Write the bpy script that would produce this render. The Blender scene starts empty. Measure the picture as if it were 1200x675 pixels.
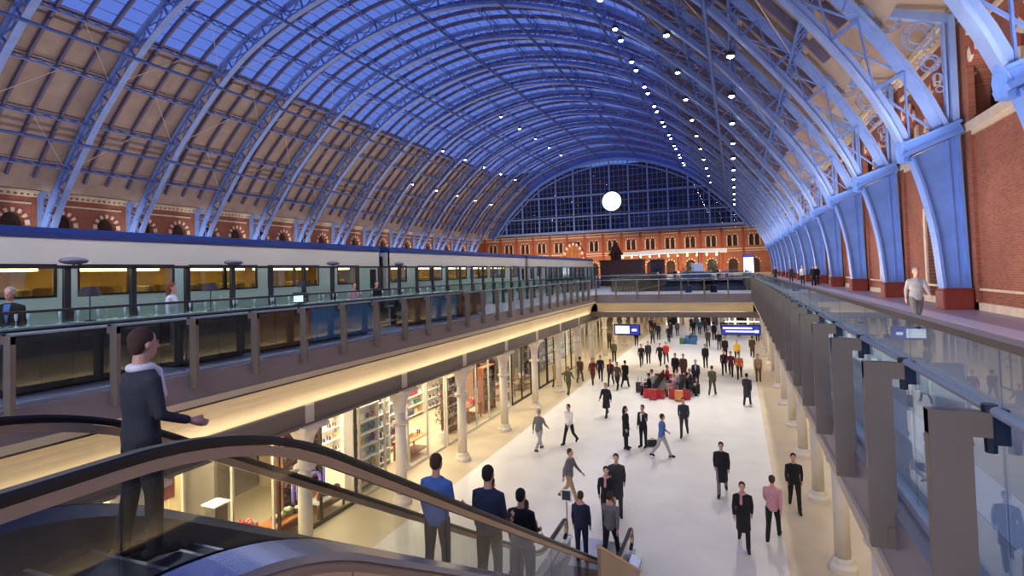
import bpy, bmesh, math, random
from mathutils import Vector, Matrix
random.seed(7)
SC = bpy.context.scene
COL = SC.collection
PI = math.pi

# ------------------------------------------------------------------ materials
def lin(c):
    c = c / 255.0
    return c / 12.92 if c <= 0.04045 else ((c + 0.055) / 1.055) ** 2.4
def rgb(r, g, b): return (lin(r), lin(g), lin(b), 1.0)
MATS = {}
def mat(name, col, rough=0.6, metal=0.0, noise=0.12, scale=3.0, emit=None, es=1.0, spec=0.5):
    if name in MATS: return MATS[name]
    m = bpy.data.materials.new(name); m.use_nodes = True
    nt = m.node_tree; b = nt.nodes['Principled BSDF']
    b.inputs['Roughness'].default_value = rough
    b.inputs['Metallic'].default_value = metal
    b.inputs['Specular IOR Level'].default_value = spec
    if noise > 0:
        tc = nt.nodes.new('ShaderNodeTexCoord'); nz = nt.nodes.new('ShaderNodeTexNoise')
        nz.inputs['Scale'].default_value = scale; nz.inputs['Detail'].default_value = 3
        nt.links.new(tc.outputs['Object'], nz.inputs['Vector'])
        rp = nt.nodes.new('ShaderNodeValToRGB')
        rp.color_ramp.elements[0].position = 0.3; rp.color_ramp.elements[1].position = 0.7
        rp.color_ramp.elements[0].color = tuple(x * (1 - noise) for x in col[:3]) + (1,)
        rp.color_ramp.elements[1].color = tuple(min(1, x * (1 + noise)) for x in col[:3]) + (1,)
        nt.links.new(nz.outputs['Fac'], rp.inputs['Fac'])
        nt.links.new(rp.outputs['Color'], b.inputs['Base Color'])
    else:
        b.inputs['Base Color'].default_value = col
    if emit:
        b.inputs['Emission Color'].default_value = emit
        b.inputs['Emission Strength'].default_value = es
    MATS[name] = m
    return m
def glass(name, tint, ior=1.45, rough=0.0, refl=1.0, kf=0.7):
    if name in MATS: return MATS[name]
    m = bpy.data.materials.new(name); m.use_nodes = True
    nt = m.node_tree; nt.nodes.clear()
    out = nt.nodes.new('ShaderNodeOutputMaterial')
    tr = nt.nodes.new('ShaderNodeBsdfTransparent'); tr.inputs['Color'].default_value = tint
    gl = nt.nodes.new('ShaderNodeBsdfGlossy'); gl.inputs['Roughness'].default_value = rough
    gl.inputs['Color'].default_value = (refl, refl, refl, 1)
    lw = nt.nodes.new('ShaderNodeLayerWeight')          # Schlick reflectance that is the same from both sides
    pw = nt.nodes.new('ShaderNodeMath'); pw.operation = 'POWER'; pw.inputs[1].default_value = 5.0
    f0 = ((ior-1)/(ior+1))**2
    ml = nt.nodes.new('ShaderNodeMath'); ml.operation = 'MULTIPLY_ADD'; ml.inputs[1].default_value = (1-f0)*kf; ml.inputs[2].default_value = f0
    nt.links.new(lw.outputs['Facing'], pw.inputs[0]); nt.links.new(pw.outputs[0], ml.inputs[0])
    mx = nt.nodes.new('ShaderNodeMixShader')
    nt.links.new(ml.outputs[0], mx.inputs[0]); nt.links.new(tr.outputs[0], mx.inputs[1])
    nt.links.new(gl.outputs[0], mx.inputs[2]); nt.links.new(mx.outputs[0], out.inputs['Surface'])
    MATS[name] = m
    return m
def brick(name, c1, c2, mortar, axes='YZ', scale=1.0):
    if name in MATS: return MATS[name]
    m = bpy.data.materials.new(name); m.use_nodes = True
    nt = m.node_tree; b = nt.nodes['Principled BSDF']; b.inputs['Roughness'].default_value = 0.85
    tc = nt.nodes.new('ShaderNodeTexCoord'); sp = nt.nodes.new('ShaderNodeSeparateXYZ'); cb = nt.nodes.new('ShaderNodeCombineXYZ')
    nt.links.new(tc.outputs['Object'], sp.inputs[0])
    nt.links.new(sp.outputs[axes[0]], cb.inputs['X']); nt.links.new(sp.outputs[axes[1]], cb.inputs['Y'])
    br = nt.nodes.new('ShaderNodeTexBrick')
    br.inputs['Color1'].default_value = c1; br.inputs['Color2'].default_value = c2; br.inputs['Mortar'].default_value = mortar
    br.inputs['Scale'].default_value = scale; br.inputs['Mortar Size'].default_value = 0.008
    br.inputs['Brick Width'].default_value = 0.23; br.inputs['Row Height'].default_value = 0.08
    nt.links.new(cb.outputs[0], br.inputs['Vector'])
    nz = nt.nodes.new('ShaderNodeTexNoise'); nz.inputs['Scale'].default_value = 0.7; nz.inputs['Detail'].default_value = 5
    nt.links.new(tc.outputs['Object'], nz.inputs['Vector'])
    mx = nt.nodes.new('ShaderNodeMixRGB'); mx.blend_type = 'MULTIPLY'; mx.inputs['Fac'].default_value = 0.55
    nt.links.new(br.outputs['Color'], mx.inputs['Color1']); nt.links.new(nz.outputs['Fac'], mx.inputs['Color2'])
    nt.links.new(mx.outputs[0], b.inputs['Base Color'])
    MATS[name] = m
    return m

M_IRON = mat('iron_blue', rgb(138, 160, 212), 0.45, 0.0, 0.10, 1.2)
M_IRONF = mat('iron_blue_light_offset', rgb(112, 150, 224), 0.45, 0.0, 0.10, 1.2)  # same paint as the ribs, tinted bluer to offset warm light on the feet
M_IRON_D = mat('iron_blue_deep', rgb(104, 130, 194), 0.5, 0.0, 0.12, 1.5)
M_TIE = mat('tie_blue', rgb(84, 106, 158), 0.5, 0.0, 0.1, 1.0)
M_PLINTH = mat('plinth_oxblood', rgb(128, 48, 40), 0.6, 0, 0.15, 3)
M_BOARD = mat('roof_boarding', rgb(172, 148, 132), 0.8, 0, 0.12, 0.8)
M_RAFTER = mat('rafter_brown_grey', rgb(110, 100, 122), 0.7, 0, 0.12, 1)
M_ROD = mat('rod_pale', rgb(220, 200, 190), 0.5, 0, 0.05, 2)
M_SKYGLASS = glass('roof_glass', (0.95, 0.96, 1, 1), 1.08, 0.15, 1.0, 0.25)
M_GLASS = glass('clear_glass', (0.74, 0.87, 0.87, 1), 1.5)
M_GLASS_T = glass('teal_glass', (0.82, 0.90, 0.885, 1), 1.5)
M_SHOPGLASS = glass('shop_glass', (0.97, 0.98, 0.97, 1), 1.3)
M_BRICK_R = brick('brick_side', rgb(190, 108, 80), rgb(166, 88, 64), rgb(176, 138, 116), 'YZ')
M_BRICK_E = brick('brick_end', rgb(206, 126, 84), rgb(180, 96, 62), rgb(190, 150, 125), 'XZ')
M_STONE = mat('cream_stone', rgb(222, 202, 178), 0.75, 0, 0.1, 2.5)
M_REDSTONE = mat('red_voussoir', rgb(160, 76, 52), 0.8, 0, 0.1, 3)
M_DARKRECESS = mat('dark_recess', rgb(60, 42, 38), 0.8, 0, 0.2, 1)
M_DECK = mat('deck_terrazzo', rgb(150, 140, 158), 0.35, 0, 0.08, 6)
M_FLOORW = mat('floor_pale_stone', rgb(226, 222, 214), 0.32, 0, 0.05, 0.9)
M_FLOORC = mat('floor_cream_stone', rgb(208, 190, 160), 0.4, 0, 0.08, 1.1)
M_FASCIA = mat('fascia_grey', rgb(140, 130, 132), 0.45, 0.2, 0.06, 0.7)
M_CREAM = mat('cream_plaster', rgb(226, 206, 166), 0.7, 0, 0.06, 0.6)
M_BEAM = mat('beam_taupe', rgb(128, 118, 106), 0.6, 0, 0.08, 0.8)
M_SOFFIT = mat('soffit_dark', rgb(84, 78, 72), 0.8, 0, 0.1, 1)
M_COLUMN = mat('column_cream', rgb(224, 214, 196), 0.5, 0, 0.05, 2)
M_BRONZE = mat('bronze_metal', rgb(128, 114, 98), 0.5, 0.15, 0.08, 2)
M_STEEL = mat('brushed_steel', rgb(176, 180, 190), 0.28, 0.9, 0.06, 2)
M_STEELD = mat('dark_steel', rgb(72, 78, 88), 0.35, 0.8, 0.08, 2)
M_BLACK = mat('black_rubber', rgb(22, 22, 26), 0.4, 0, 0.1, 3)
M_BLACKM = mat('black_metal', rgb(34, 34, 40), 0.4, 0.5, 0.1, 3)
M_CLAD = mat('beige_cladding', rgb(226, 190, 144), 0.55, 0.0, 0.04, 0.8)
M_CLADD = mat('tan_cladding', rgb(176, 150, 122), 0.55, 0.0, 0.05, 1.2)
M_DECKING = mat('blue_steel_decking', rgb(150, 160, 200), 0.25, 0.85, 0.06, 2)
M_SKIRT = mat('skirt_dark', rgb(84, 92, 108), 0.3, 0.7, 0.1, 1.5)
M_TRAINW = mat('train_white', rgb(214, 208, 198), 0.4, 0, 0.04, 0.5)
M_TRAINL = mat('train_lower', rgb(198, 208, 198), 0.4, 0, 0.04, 0.5)
M_TRAINB = mat('train_navy', rgb(34, 52, 112), 0.4, 0, 0.1, 1)
M_TRAINY = mat('train_yellow', rgb(220, 180, 60), 0.4, 0, 0.05, 1)
M_TRAINI = mat('train_interior', rgb(190, 150, 70), 0.7, 0, 0.25, 1.5)
M_SEATD = mat('train_seat', rgb(110, 90, 50), 0.9, 0, 0.2, 3)
M_WOOD = mat('brown_wood', rgb(134, 78, 44), 0.5, 0, 0.2, 2.5)
M_BLUEP = mat('blue_leather', rgb(70, 130, 180), 0.5, 0, 0.08, 2)
M_BLACKL = mat('black_leather', rgb(30, 28, 30), 0.45, 0, 0.1, 4)
M_RED = mat('red_vinyl', rgb(180, 36, 44), 0.45, 0, 0.1, 3)
M_WHITE = mat('white_paint', rgb(238, 236, 230), 0.5, 0, 0.03, 2)
M_LAMP = mat('lamp_white', (1, 1, 1, 1), 0.5, 0, 0, 1, (1, 0.97, 0.92, 1), 40)
M_LAMPW = mat('lamp_warm', (1, 1, 1, 1), 0.5, 0, 0, 1, (1, 0.78, 0.45, 1), 12)
M_STRIP = mat('light_strip', (1, 1, 1, 1), 0.5, 0, 0, 1, (1, 0.83, 0.5, 1), 9)
M_CLOCK = mat('clock_face', (0.95, 0.93, 0.88, 1), 0.5, 0, 0, 1, (1, 0.95, 0.85, 1), 1.6)
M_SCREENW = mat('screen_white', (0.8, 0.85, 1, 1), 0.3, 0, 0, 1, (0.75, 0.83, 1, 1), 1.2)
M_SCREENB = mat('sign_blue', rgb(40, 44, 150), 0.4, 0, 0, 1, (0.03, 0.04, 0.35, 1), 0.9)
M_SCREENP = mat('sign_violet', rgb(170, 150, 240), 0.4, 0, 0, 1, (0.45, 0.38, 0.95, 1), 1.0)
M_FLAME = mat('gold_glow', rgb(255, 190, 90), 0.5, 0, 0, 1, (1, 0.55, 0.14, 1), 2.5)
M_SKIN = mat('skin', rgb(206, 158, 132), 0.55, 0, 0.06, 8)
M_EYE = mat('eye_dark', rgb(30, 22, 20), 0.3, 0, 0)
M_LIP = mat('lip', rgb(160, 84, 78), 0.5, 0, 0)
def cloth(name, r, g, b): return mat('cloth_' + name, rgb(r, g, b), 0.85, 0, 0.12, 9)

# ------------------------------------------------------------------ mesh builder
class MB:
    def __init__(s): s.v = []; s.f = []; s.m = []
    def add(s, vs, fs, mi=0):
        o = len(s.v); s.v += [tuple(v) for v in vs]
        s.f += [tuple(i + o for i in f) for f in fs]; s.m += [mi] * len(fs); return s
    def box(s, x0, y0, z0, x1, y1, z1, mi=0):
        if x0 > x1: x0, x1 = x1, x0
        if y0 > y1: y0, y1 = y1, y0
        if z0 > z1: z0, z1 = z1, z0
        return s.add([(x0,y0,z0),(x1,y0,z0),(x1,y1,z0),(x0,y1,z0),(x0,y0,z1),(x1,y0,z1),(x1,y1,z1),(x0,y1,z1)],
              [(0,3,2,1),(4,5,6,7),(0,1,5,4),(1,2,6,5),(2,3,7,6),(3,0,4,7)], mi)
    def cbox(s, x0, y0, z0, x1, y1, z1, c=0.02, mi=0):
        # box with chamfered vertical edges and top
        p = lambda i: [(x0+i+c,y0+i),(x1-i-c,y0+i),(x1-i,y0+i+c),(x1-i,y1-i-c),(x1-i-c,y1-i),(x0+i+c,y1-i),(x0+i,y1-i-c),(x0+i,y0+i+c)]
        L = [[(a,b,z0) for a,b in p(0)], [(a,b,z1-c) for a,b in p(0)], [(a,b,z1) for a,b in p(c)]]
        return s.loft(L, mi)
    def beam(s, p, q, w, h, up=(0,0,1), mi=0):
        p = Vector(p); q = Vector(q); d = (q - p)
        if d.length < 1e-6: return s
        d.normalize(); up = Vector(up)
        side = d.cross(up)
        if side.length < 1e-4: side = d.cross(Vector((1,0,0)))
        side.normalize(); u = side.cross(d)
        a = side * w / 2; b = u * h / 2
        vs = [p-a-b,p+a-b,p+a+b,p-a+b,q-a-b,q+a-b,q+a+b,q-a+b]
        return s.add(vs, [(0,1,2,3),(7,6,5,4),(0,4,5,1),(1,5,6,2),(2,6,7,3),(3,7,4,0)], mi)
    def loft(s, rings, mi=0, caps=True, closed=False):
        n = len(rings[0]); vs = [v for r in rings for v in r]; fs = []
        R = len(rings)
        for i in range(R if closed else R - 1):
            for k in range(n):
                a = i*n+k; b = i*n+(k+1)%n; c = ((i+1)%R)*n+(k+1)%n; d = ((i+1)%R)*n+k
                fs.append((a,b,c,d))
        if caps and not closed:
            fs.append(tuple(range(n-1,-1,-1))); fs.append(tuple((R-1)*n+k for k in range(n)))
        return s.add(vs, fs, mi)
    def tube(s, pts, r, n=8, mi=0, closed=False):
        pts = [Vector(p) for p in pts]; rings = []; N = len(pts)
        prev = None
        for i, p in enumerate(pts):
            if closed: d = pts[(i+1)%N] - pts[i-1]
            else: d = pts[min(i+1,N-1)] - pts[max(i-1,0)]
            d.normalize()
            if prev is None:
                a = d.cross(Vector((0,0,1)))
                if a.length < 1e-3: a = d.cross(Vector((0,1,0)))
            else: a = prev - d * prev.dot(d)
            a.normalize(); prev = a; b = d.cross(a)
            rr = r[i] if isinstance(r, (list, tuple)) else r
            rings.append([p + (a*math.cos(2*PI*k/n) + b*math.sin(2*PI*k/n))*rr for k in range(n)])
        return s.loft(rings, mi, True, closed)
    def lathe(s, prof, c=(0,0,0), n=16, mi=0):
        return s.loft([[(c[0]+max(r,1e-4)*math.cos(2*PI*k/n), c[1]+max(r,1e-4)*math.sin(2*PI*k/n), c[2]+z) for k in range(n)] for r, z in prof], mi)
    def prism(s, poly, f, a, b, mi=0):
        # poly: 2D points; f(u,v,w)->xyz
        n = len(poly); vs = [f(u,v,a) for u,v in poly] + [f(u,v,b) for u,v in poly]
        fs = [tuple(range(n)), tuple(range(2*n-1,n-1,-1))] + [(k,n+k,n+(k+1)%n,(k+1)%n) for k in range(n)]
        return s.add(vs, fs, mi)
    def sphere(s, c, r, n=10, m=6, mi=0, sx=1, sy=1, sz=1):
        rings = []
        for i in range(m+1):
            t = -PI/2 + PI*i/m; rr = max(math.cos(t), 1e-3)
            rings.append([(c[0]+r*sx*rr*math.cos(2*PI*k/n), c[1]+r*sy*rr*math.sin(2*PI*k/n), c[2]+r*sz*math.sin(t)) for k in range(n)])
        return s.loft(rings, mi)
    def build(s, name, mats, parent=None, loc=(0,0,0), rz=0, smooth=False):
        me = bpy.data.meshes.new(name); me.from_pydata(s.v, [], s.f)
        if not isinstance(mats, (list, tuple)): mats = [mats]
        for m in mats: me.materials.append(m)
        if len(mats) > 1: me.polygons.foreach_set('material_index', s.m)
        bm = bmesh.new(); bm.from_mesh(me); bmesh.ops.recalc_face_normals(bm, faces=bm.faces); bm.to_mesh(me); bm.free()
        if smooth: me.polygons.foreach_set('use_smooth', [True]*len(me.polygons))
        me.update()
        return link(name, me, parent, loc, rz)
def link(name, data, parent=None, loc=(0,0,0), rz=0):
    o = bpy.data.objects.new(name, data); COL.objects.link(o)
    if parent: o.parent = parent
    o.location = loc; o.rotation_euler = (0,0,rz)
    return o
def tag(o, label, cat, group=None):
    o['label'] = label; o['category'] = cat
    if group: o['group'] = group
    return o
def thing(name, label, cat, loc=(0,0,0), rz=0, group=None):
    return tag(link(name, None, None, loc, rz), label, cat, group)
def struct(mb, name, mats, smooth=False):
    o = mb.build(name, mats, None, smooth=smooth); o['kind'] = 'structure'; return o
def copy_tree(root, loc, rz=None, label=None, group=None):
    r = root.copy(); COL.objects.link(r); r.location = loc
    if rz is not None: r.rotation_euler = (0,0,rz)
    if label: r['label'] = label
    if group: r['group'] = group
    for ch in list(root.children):
        c = ch.copy(); COL.objects.link(c); c.parent = r
        for g in list(ch.children):
            d = g.copy(); COL.objects.link(d); d.parent = c
    return r
ORD = ['nearest','second','third','fourth','fifth','sixth','seventh','eighth','ninth','tenth','eleventh','twelfth','thirteenth','fourteenth','fifteenth','sixteenth','seventeenth','eighteenth','nineteenth','twentieth']
def nth(i): return ORD[i]

# ------------------------------------------------------------------ camera
CZ = 1.807
def make_camera():
    yaw, pit, rol, f, cy = .382, .031, .027, 652.0, 300.0
    cd = bpy.data.cameras.new('camera'); cam = link('camera', cd)
    cd.sensor_fit = 'HORIZONTAL'; cd.sensor_width = 36.0; cd.lens = f / 1200 * 36
    cd.shift_y = -(337.5 - cy) / 1200.0
    cd.clip_end = 600; cd.clip_start = 0.05
    fwd = Vector((-math.sin(yaw)*math.cos(pit), math.cos(yaw)*math.cos(pit), math.sin(pit)))
    right = Vector((math.cos(yaw), math.sin(yaw), 0)); up = right.cross(fwd)
    # scene appears rotated counter-clockwise: camera rolled clockwise
    r2 = right*math.cos(rol) - up*math.sin(rol); u2 = right*math.sin(rol) + up*math.cos(rol)
    m = Matrix((r2, u2, -fwd)).transposed().to_4x4(); m.translation = Vector((0,0,CZ))
    cam.matrix_world = m
    SC.camera = cam
make_camera()

# ------------------------------------------------------------------ roof profile
XC = -29.05; ZF = -5.76; S = 8.93; YR0 = 25.9; YEND = 141.0
PTS = [(36.3,.8),(36.05,3.4),(35.4,6.1),(34.2,8.8),(32.4,11.6),(29.9,14.9),(27.1,18.2),(21.2,23.6),(15.8,26.9),(8,29.6),(0,30.6)]
def spline(pts, n=12):
    P = [Vector(p) for p in pts]; P = [2*P[0]-P[1]] + P + [Vector((-8,29.6))]; out = []
    for i in range(1, len(P)-2):
        a,b,c,d = P[i-1],P[i],P[i+1],P[i+2]
        for k in range(n):
            t = k/n; out.append(.5*((2*b)+(-a+c)*t+(2*a-5*b+4*c-d)*t*t+(-a+3*b-3*c+d)*t**3))
    out.append(P[-2]); return out
IC = spline(PTS)
def arclen(c):
    s = [0]
    for i in range(1, len(c)): s.append(s[-1] + (c[i]-c[i-1]).length)
    return s
IS = arclen(IC)
def normals(c):
    out = []
    for i in range(len(c)):
        t = c[min(i+1,len(c)-1)] - c[max(i-1,0)]; t.normalize(); out.append(Vector((t.y, -t.x)))
    out[-1] = Vector((0,1)); return out
IN = normals(IC)
def offc(d): return [p + n*d for p, n in zip(IC, IN)]
def at_s(c, s, cs=None):
    cs = cs or arclen(c)
    for i in range(1, len(cs)):
        if cs[i] >= s:
            t = (s-cs[i-1])/(cs[i]-cs[i-1]); p = c[i-1].lerp(c[i], t); d = (c[i]-c[i-1]).normalized(); return p, Vector((d.y,-d.x))
    return c[-1].copy(), Vector((0,1))
E16 = offc(1.6); E16S = arclen(E16)

# ------------------------------------------------------------------ roof ribs
def sweep2(mb, path, o0, o1, yh, mi=0):
    """box strip along list of (p,n) between normal offsets, +-yh in Y; x is offset from XC-centre"""
    rings = []
    for p, n in path:
        a = p + n*o0; b = p + n*o1
        rings.append([(a.x,-yh,a.y),(a.x,yh,a.y),(b.x,yh,b.y),(b.x,-yh,b.y)])
    mb.loft(rings, mi)
def full_path(s0, step):
    L = IS[-1]; n = 2*int((L-s0)/step/2); half = []
    for i in range(n+1):
        p, nn = at_s(IC, s0+(L-s0)*i/n, IS); half.append((p, nn))
    half[-1] = (half[-1][0], Vector((0,1)))
    left = [(Vector((-p.x,p.y)), Vector((-q.x,q.y))) for p, q in half[:-1]]
    return half + left[::-1]
RD = 1.45
def make_rib():
    root = thing('roof_rib', 'x', 'roof rib')
    path = full_path(5.5, 1.3)
    a = MB(); sweep2(a, path, -.10, .02, .30); sweep2(a, path, .02, .34, .05); a.build('lower_chord', M_IRON, root)
    b = MB(); sweep2(b, path, RD-.02, RD+.12, .30); sweep2(b, path, RD-.34, RD-.02, .05); b.build('upper_chord', M_IRON, root)
    l = MB()
    for i in range(0, len(path)-2, 2):
        (p,n),(q,m) = path[i], path[i+2]
        p0 = p+n*.15; p1 = p+n*(RD-.15); q0 = q+m*.15; q1 = q+m*(RD-.15)
        l.beam((p0.x,-.05,p0.y),(q1.x,-.05,q1.y),.06,.12,(0,1,0)); l.beam((p1.x,.05,p1.y),(q0.x,.05,q0.y),.06,.12,(0,1,0))
        l.beam((p0.x,0,p0.y),(p1.x,0,p1.y),.12,.2,(0,1,0))
    l.build('lattice', M_IRON_D, root)
    for sg in (1,-1):
        F = lambda u,v,w: (sg*u, w, v)
        # solid foot
        w = MB()
        inn = [p for p,sx in zip(IC,IS) if sx <= 5.35]
        poly = [(p.x+.05,p.y) for p in inn] + [(36.95,6.55),(37.12,.8)]
        w.prism(poly, F, -.17, .17)
        rings = [[(sg*p.x,-.34,p.y),(sg*p.x,.34,p.y),(sg*(p.x+.1),.34,p.y),(sg*(p.x+.1),-.34,p.y)] for p in inn]
        w.loft(rings)
        w.beam((sg*37.1,0,.8),(sg*36.98,0,6.7),.12,.6,(0,1,0)); w.beam((sg*36.78,0,.9),(sg*36.66,0,6.4),.1,.46,(0,1,0))
        for z in (2.2,3.6,4.9): w.box(sg*(at_s(IC,z-.8,IS)[0].x+.1),-.2,z-.03,sg*36.7,.2,z+.03)
        w.build('foot_web', M_IRONF, root)
        bt = MB()
        bt.beam((sg*35.2,0,5.92),(sg*37.12,0,6.72),.86,.16,(0,0,1)); bt.beam((sg*35.3,0,6.2),(sg*37.08,0,6.9),.7,.3,(0,0,1)); bt.beam((sg*35.2,0,6.38),(sg*37.1,0,7.08),.86,.1,(0,0,1))
        bt.lathe([(.0,-.5),(.24,-.42),(.3,0),(.24,.4),(0,.45)], (sg*35.32,0,6.15), 10)
        bt.build('belt', M_IRONF, root)
        pl = MB(); pl.cbox(sg*36.22 if sg>0 else sg*37.2,-.45,0,sg*37.2 if sg>0 else sg*36.22,.45,.74,.05)
        pl.box(sg*36.26,-.4,.74,sg*37.17,.4,.8); pl.build('plinth', M_PLINTH, root)
        po = MB(); po.beam((sg*36.98,0,6.9),(sg*36.98,0,11.2),.2,.5,(0,1,0)); po.beam((sg*36.75,0,6.9),(sg*36.75,0,11.1),.07,.3,(0,1,0))
        po.beam((sg*33.5,0,12.2),(sg*37.1,0,11.05),.22,.36,(0,0,1)); po.build('spandrel_post', M_IRON, root)
        tr = MB()
        def ring(cx, cz, R, r, n=20):
            tr.tube([(sg*(cx+R*math.cos(2*PI*k/n)), 0, cz+R*math.sin(2*PI*k/n)) for k in range(n)], r, 5, 0, True)
        for cx,cz,R in ((35.95,10.62,.55),(35.05,11.32,.38),(34.52,11.68,.2),(36.3,9.5,.33),(36.52,8.9,.16),(36.58,8.45,.12),(36.55,11.0,.17)):
            ring(cx,cz,R,.028)
            if R > .3:
                ring(cx,cz,R*.55,.024)
                for k in range(8):
                    an = 2*PI*k/8; ring(cx+R*.77*math.cos(an), cz+R*.77*math.sin(an), R*.2, .018, 8)
        tr.build('tracery', M_IRON, root)
    return root
rib0 = make_rib()
NR = 14
for i in range(NR):
    y = YR0 + S*(i-1)
    lab = 'pale blue lattice iron roof arch with tapering feet, %s from the camera' % nth(i)
    if i == 0: rib0.location = (XC, y, 0); rib0['label'] = lab
    else: copy_tree(rib0, (XC, y, 0), None, lab)

# purlins: lattice girders along the hall just under the roof covering
SP = [14.0,19.1,24.2,29.4,34.5,39.7,44.8,50.0]
Y0R = 6.0; LR = YEND - Y0R
def make_purlin():
    b = MB(); L = LR
    b.box(-.06,0,-.04,.06,L,.04); b.box(-.06,0,-.74,.06,L,-.66)
    n = int(L/1.116)
    for i in range(n):
        y = L*i/n; y2 = L*(i+1)/n
        b.beam((0,y,-.02),(0,y2,-.7),.04,.07,(1,0,0)); b.beam((0,y,-.7),(0,y2,-.02),.04,.07,(1,0,0))
    return b
pm = None
for sg, nm in ((-1,'left'),(1,'right')):
    for k, s in enumerate(SP):
        p, n = at_s(E16, s, E16S)
        lab = 'dark blue lattice purlin along the %s roof slope, %s up from the wall' % (nm, 'lowest' if k == 0 else nth(k))
        if pm is None:
            o = make_purlin().build('roof_purlin', M_IRON_D); pm = o
        else:
            o = pm.copy(); COL.objects.link(o)
        o.location = (XC+sg*p.x, Y0R, p.y); o.rotation_euler = (0, math.atan2(sg*n.x, n.y), 0)
        tag(o, lab, 'purlin')
# long tie tubes on the underside of the ribs
for sg, s, lab in ((-1,16.5,'long blue tie tube low on the left side of the roof'),(-1,26.9,'long dark blue tie tube along the lower edge of the left glazing'),
                   (-1,37.9,'long blue tie tube halfway up the left glazing'),(-1,48.9,'long blue tie tube just left of the roof ridge'),
                   (1,43.2,'long blue tie tube just right of the roof ridge'),(1,32.3,'long blue tie tube beside the upper row of floodlights'),
                   (1,18.9,'long blue tie tube beside the lower row of floodlights on the right')):
    p, n = at_s(IC, s, IS); b = MB(); q = p - n*.16
    b.tube([(XC+sg*q.x, Y0R, q.y),(XC+sg*q.x, YEND-.5, q.y)], .15, 8)
    tag(b.build('tie_tube', M_TIE, smooth=True), lab, 'roof tube')

# rafters, roof covering, glazing
raf = MB()
hp = [at_s(IC, 11.5+ (IS[-1]-11.5)*i/22, IS) for i in range(23)]; hp[-1] = (hp[-1][0], Vector((0,1)))
fullp = hp + [(Vector((-p.x,p.y)), Vector((-q.x,q.y))) for p,q in hp[:-1]][::-1]
ny = 0
y = YR0 - 2*S
while y < YEND:
    if y > Y0R and abs(((y-YR0)/S) - round((y-YR0)/S)) > .05:
        rings = []
        for p, n in fullp:
            a = p+n*1.38; c = p+n*1.8
            rings.append([(XC+a.x,y-.11,a.y),(XC+a.x,y+.11,a.y),(XC+c.x,y+.11,c.y),(XC+c.x,y-.11,c.y)])
        raf.loft(rings)
    y += S/4
struct(raf, 'trim_1', M_RAFTER)
E18 = offc(1.82); E18S = arclen(E18); SG = 29.4*E18S[-1]/E16S[-1]
def sheet(s0, s1, n, sg, th, yA=Y0R, yB=YEND):
    b = MB(); rings = []
    for i in range(n+1):
        p, nn = at_s(E18, s0+(s1-s0)*i/n, E18S); q = p+nn*th
        rings.append([(XC+sg*p.x,yA,p.y),(XC+sg*p.x,yB,p.y),(XC+sg*q.x,yB,q.y),(XC+sg*q.x,yA,q.y)])
    return b.loft(rings)
cb = MB()
for sg in (-1,1):
    t = sheet(11.0, SG, 16, sg, .12); cb.add(t.v, t.f)
    # boarded strips that step down at each purlin
    for s in SP[:4]:
        p, n = at_s(E18, s*E18S[-1]/E16S[-1], E18S); t = Vector((n.y,-n.x))
        for d in (.35,): cb.beam((XC+sg*(p.x-n.x*.1), Y0R, p.y-n.y*.1),(XC+sg*(p.x-n.x*.1), YEND, p.y-n.y*.1), .5, .2, (sg*n.x,0,n.y))
    cb.add([(XC+sg*34.4,Y0R,12.2),(XC+sg*34.4,YEND,12.2),(XC+sg*38.2,YEND,11.5),(XC+sg*38.2,Y0R,11.5),(XC+sg*34.4,Y0R,12.4),(XC+sg*34.4,YEND,12.4),(XC+sg*38.2,YEND,11.7),(XC+sg*38.2,Y0R,11.7)],
           [(0,1,2,3),(4,5,6,7),(0,1,5,4),(3,2,6,7)])
struct(cb, 'ceiling', M_BOARD)
gz = MB()
for sg in (-1,1):
    b = MB(); n = 14
    pts = [at_s(E18, SG+(E18S[-1]-SG)*i/n, E18S)[0] for i in range(n+1)]
    b.loft([[(XC+sg*p.x,Y0R,p.y+.03),(XC+sg*p.x,YEND,p.y+.03)] for p in pts], 0, False)
    b.f = b.f[::2]; b.m = b.m[:len(b.f)]
    gz.add(b.v, b.f)
struct(gz, 'window_1', M_SKYGLASS)
gb = MB()
for sg in (-1,1):
    s = SG
    k = 0
    while s < E18S[-1]:
        p, n = at_s(E18, s, E18S)
        gb.beam((XC+sg*p.x,Y0R,p.y),(XC+sg*p.x,YEND,p.y), .045, .05, (sg*n.x,0,n.y)); s += 1.28
    y = Y0R
struct(gb, 'trim_2', M_RAFTER)
# slender wind-bracing rods between ribs
rd = MB()
for i in range(-1, 12):
    yy = YR0 + S*i
    for j, s in enumerate((13.8, 19, 24.1, 29.3, 34.4, 39.6)):
        for sg in (-1, 1):
            a, n = at_s(E16, s+.3, E16S); b, m = at_s(E16, s+5.0, E16S)
            a = a - n*.5; b = b - m*.5
            if (i+j) % 2: rd.tube([(XC+sg*a.x, yy+.4, a.y),(XC+sg*b.x, yy+S*.5, b.y)], .03, 4)
            else: rd.tube([(XC+sg*b.x, yy+S*.5, b.y),(XC+sg*a.x, yy+S-.4, a.y)], .03, 4)
struct(rd, 'trim_3', M_ROD)
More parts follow.
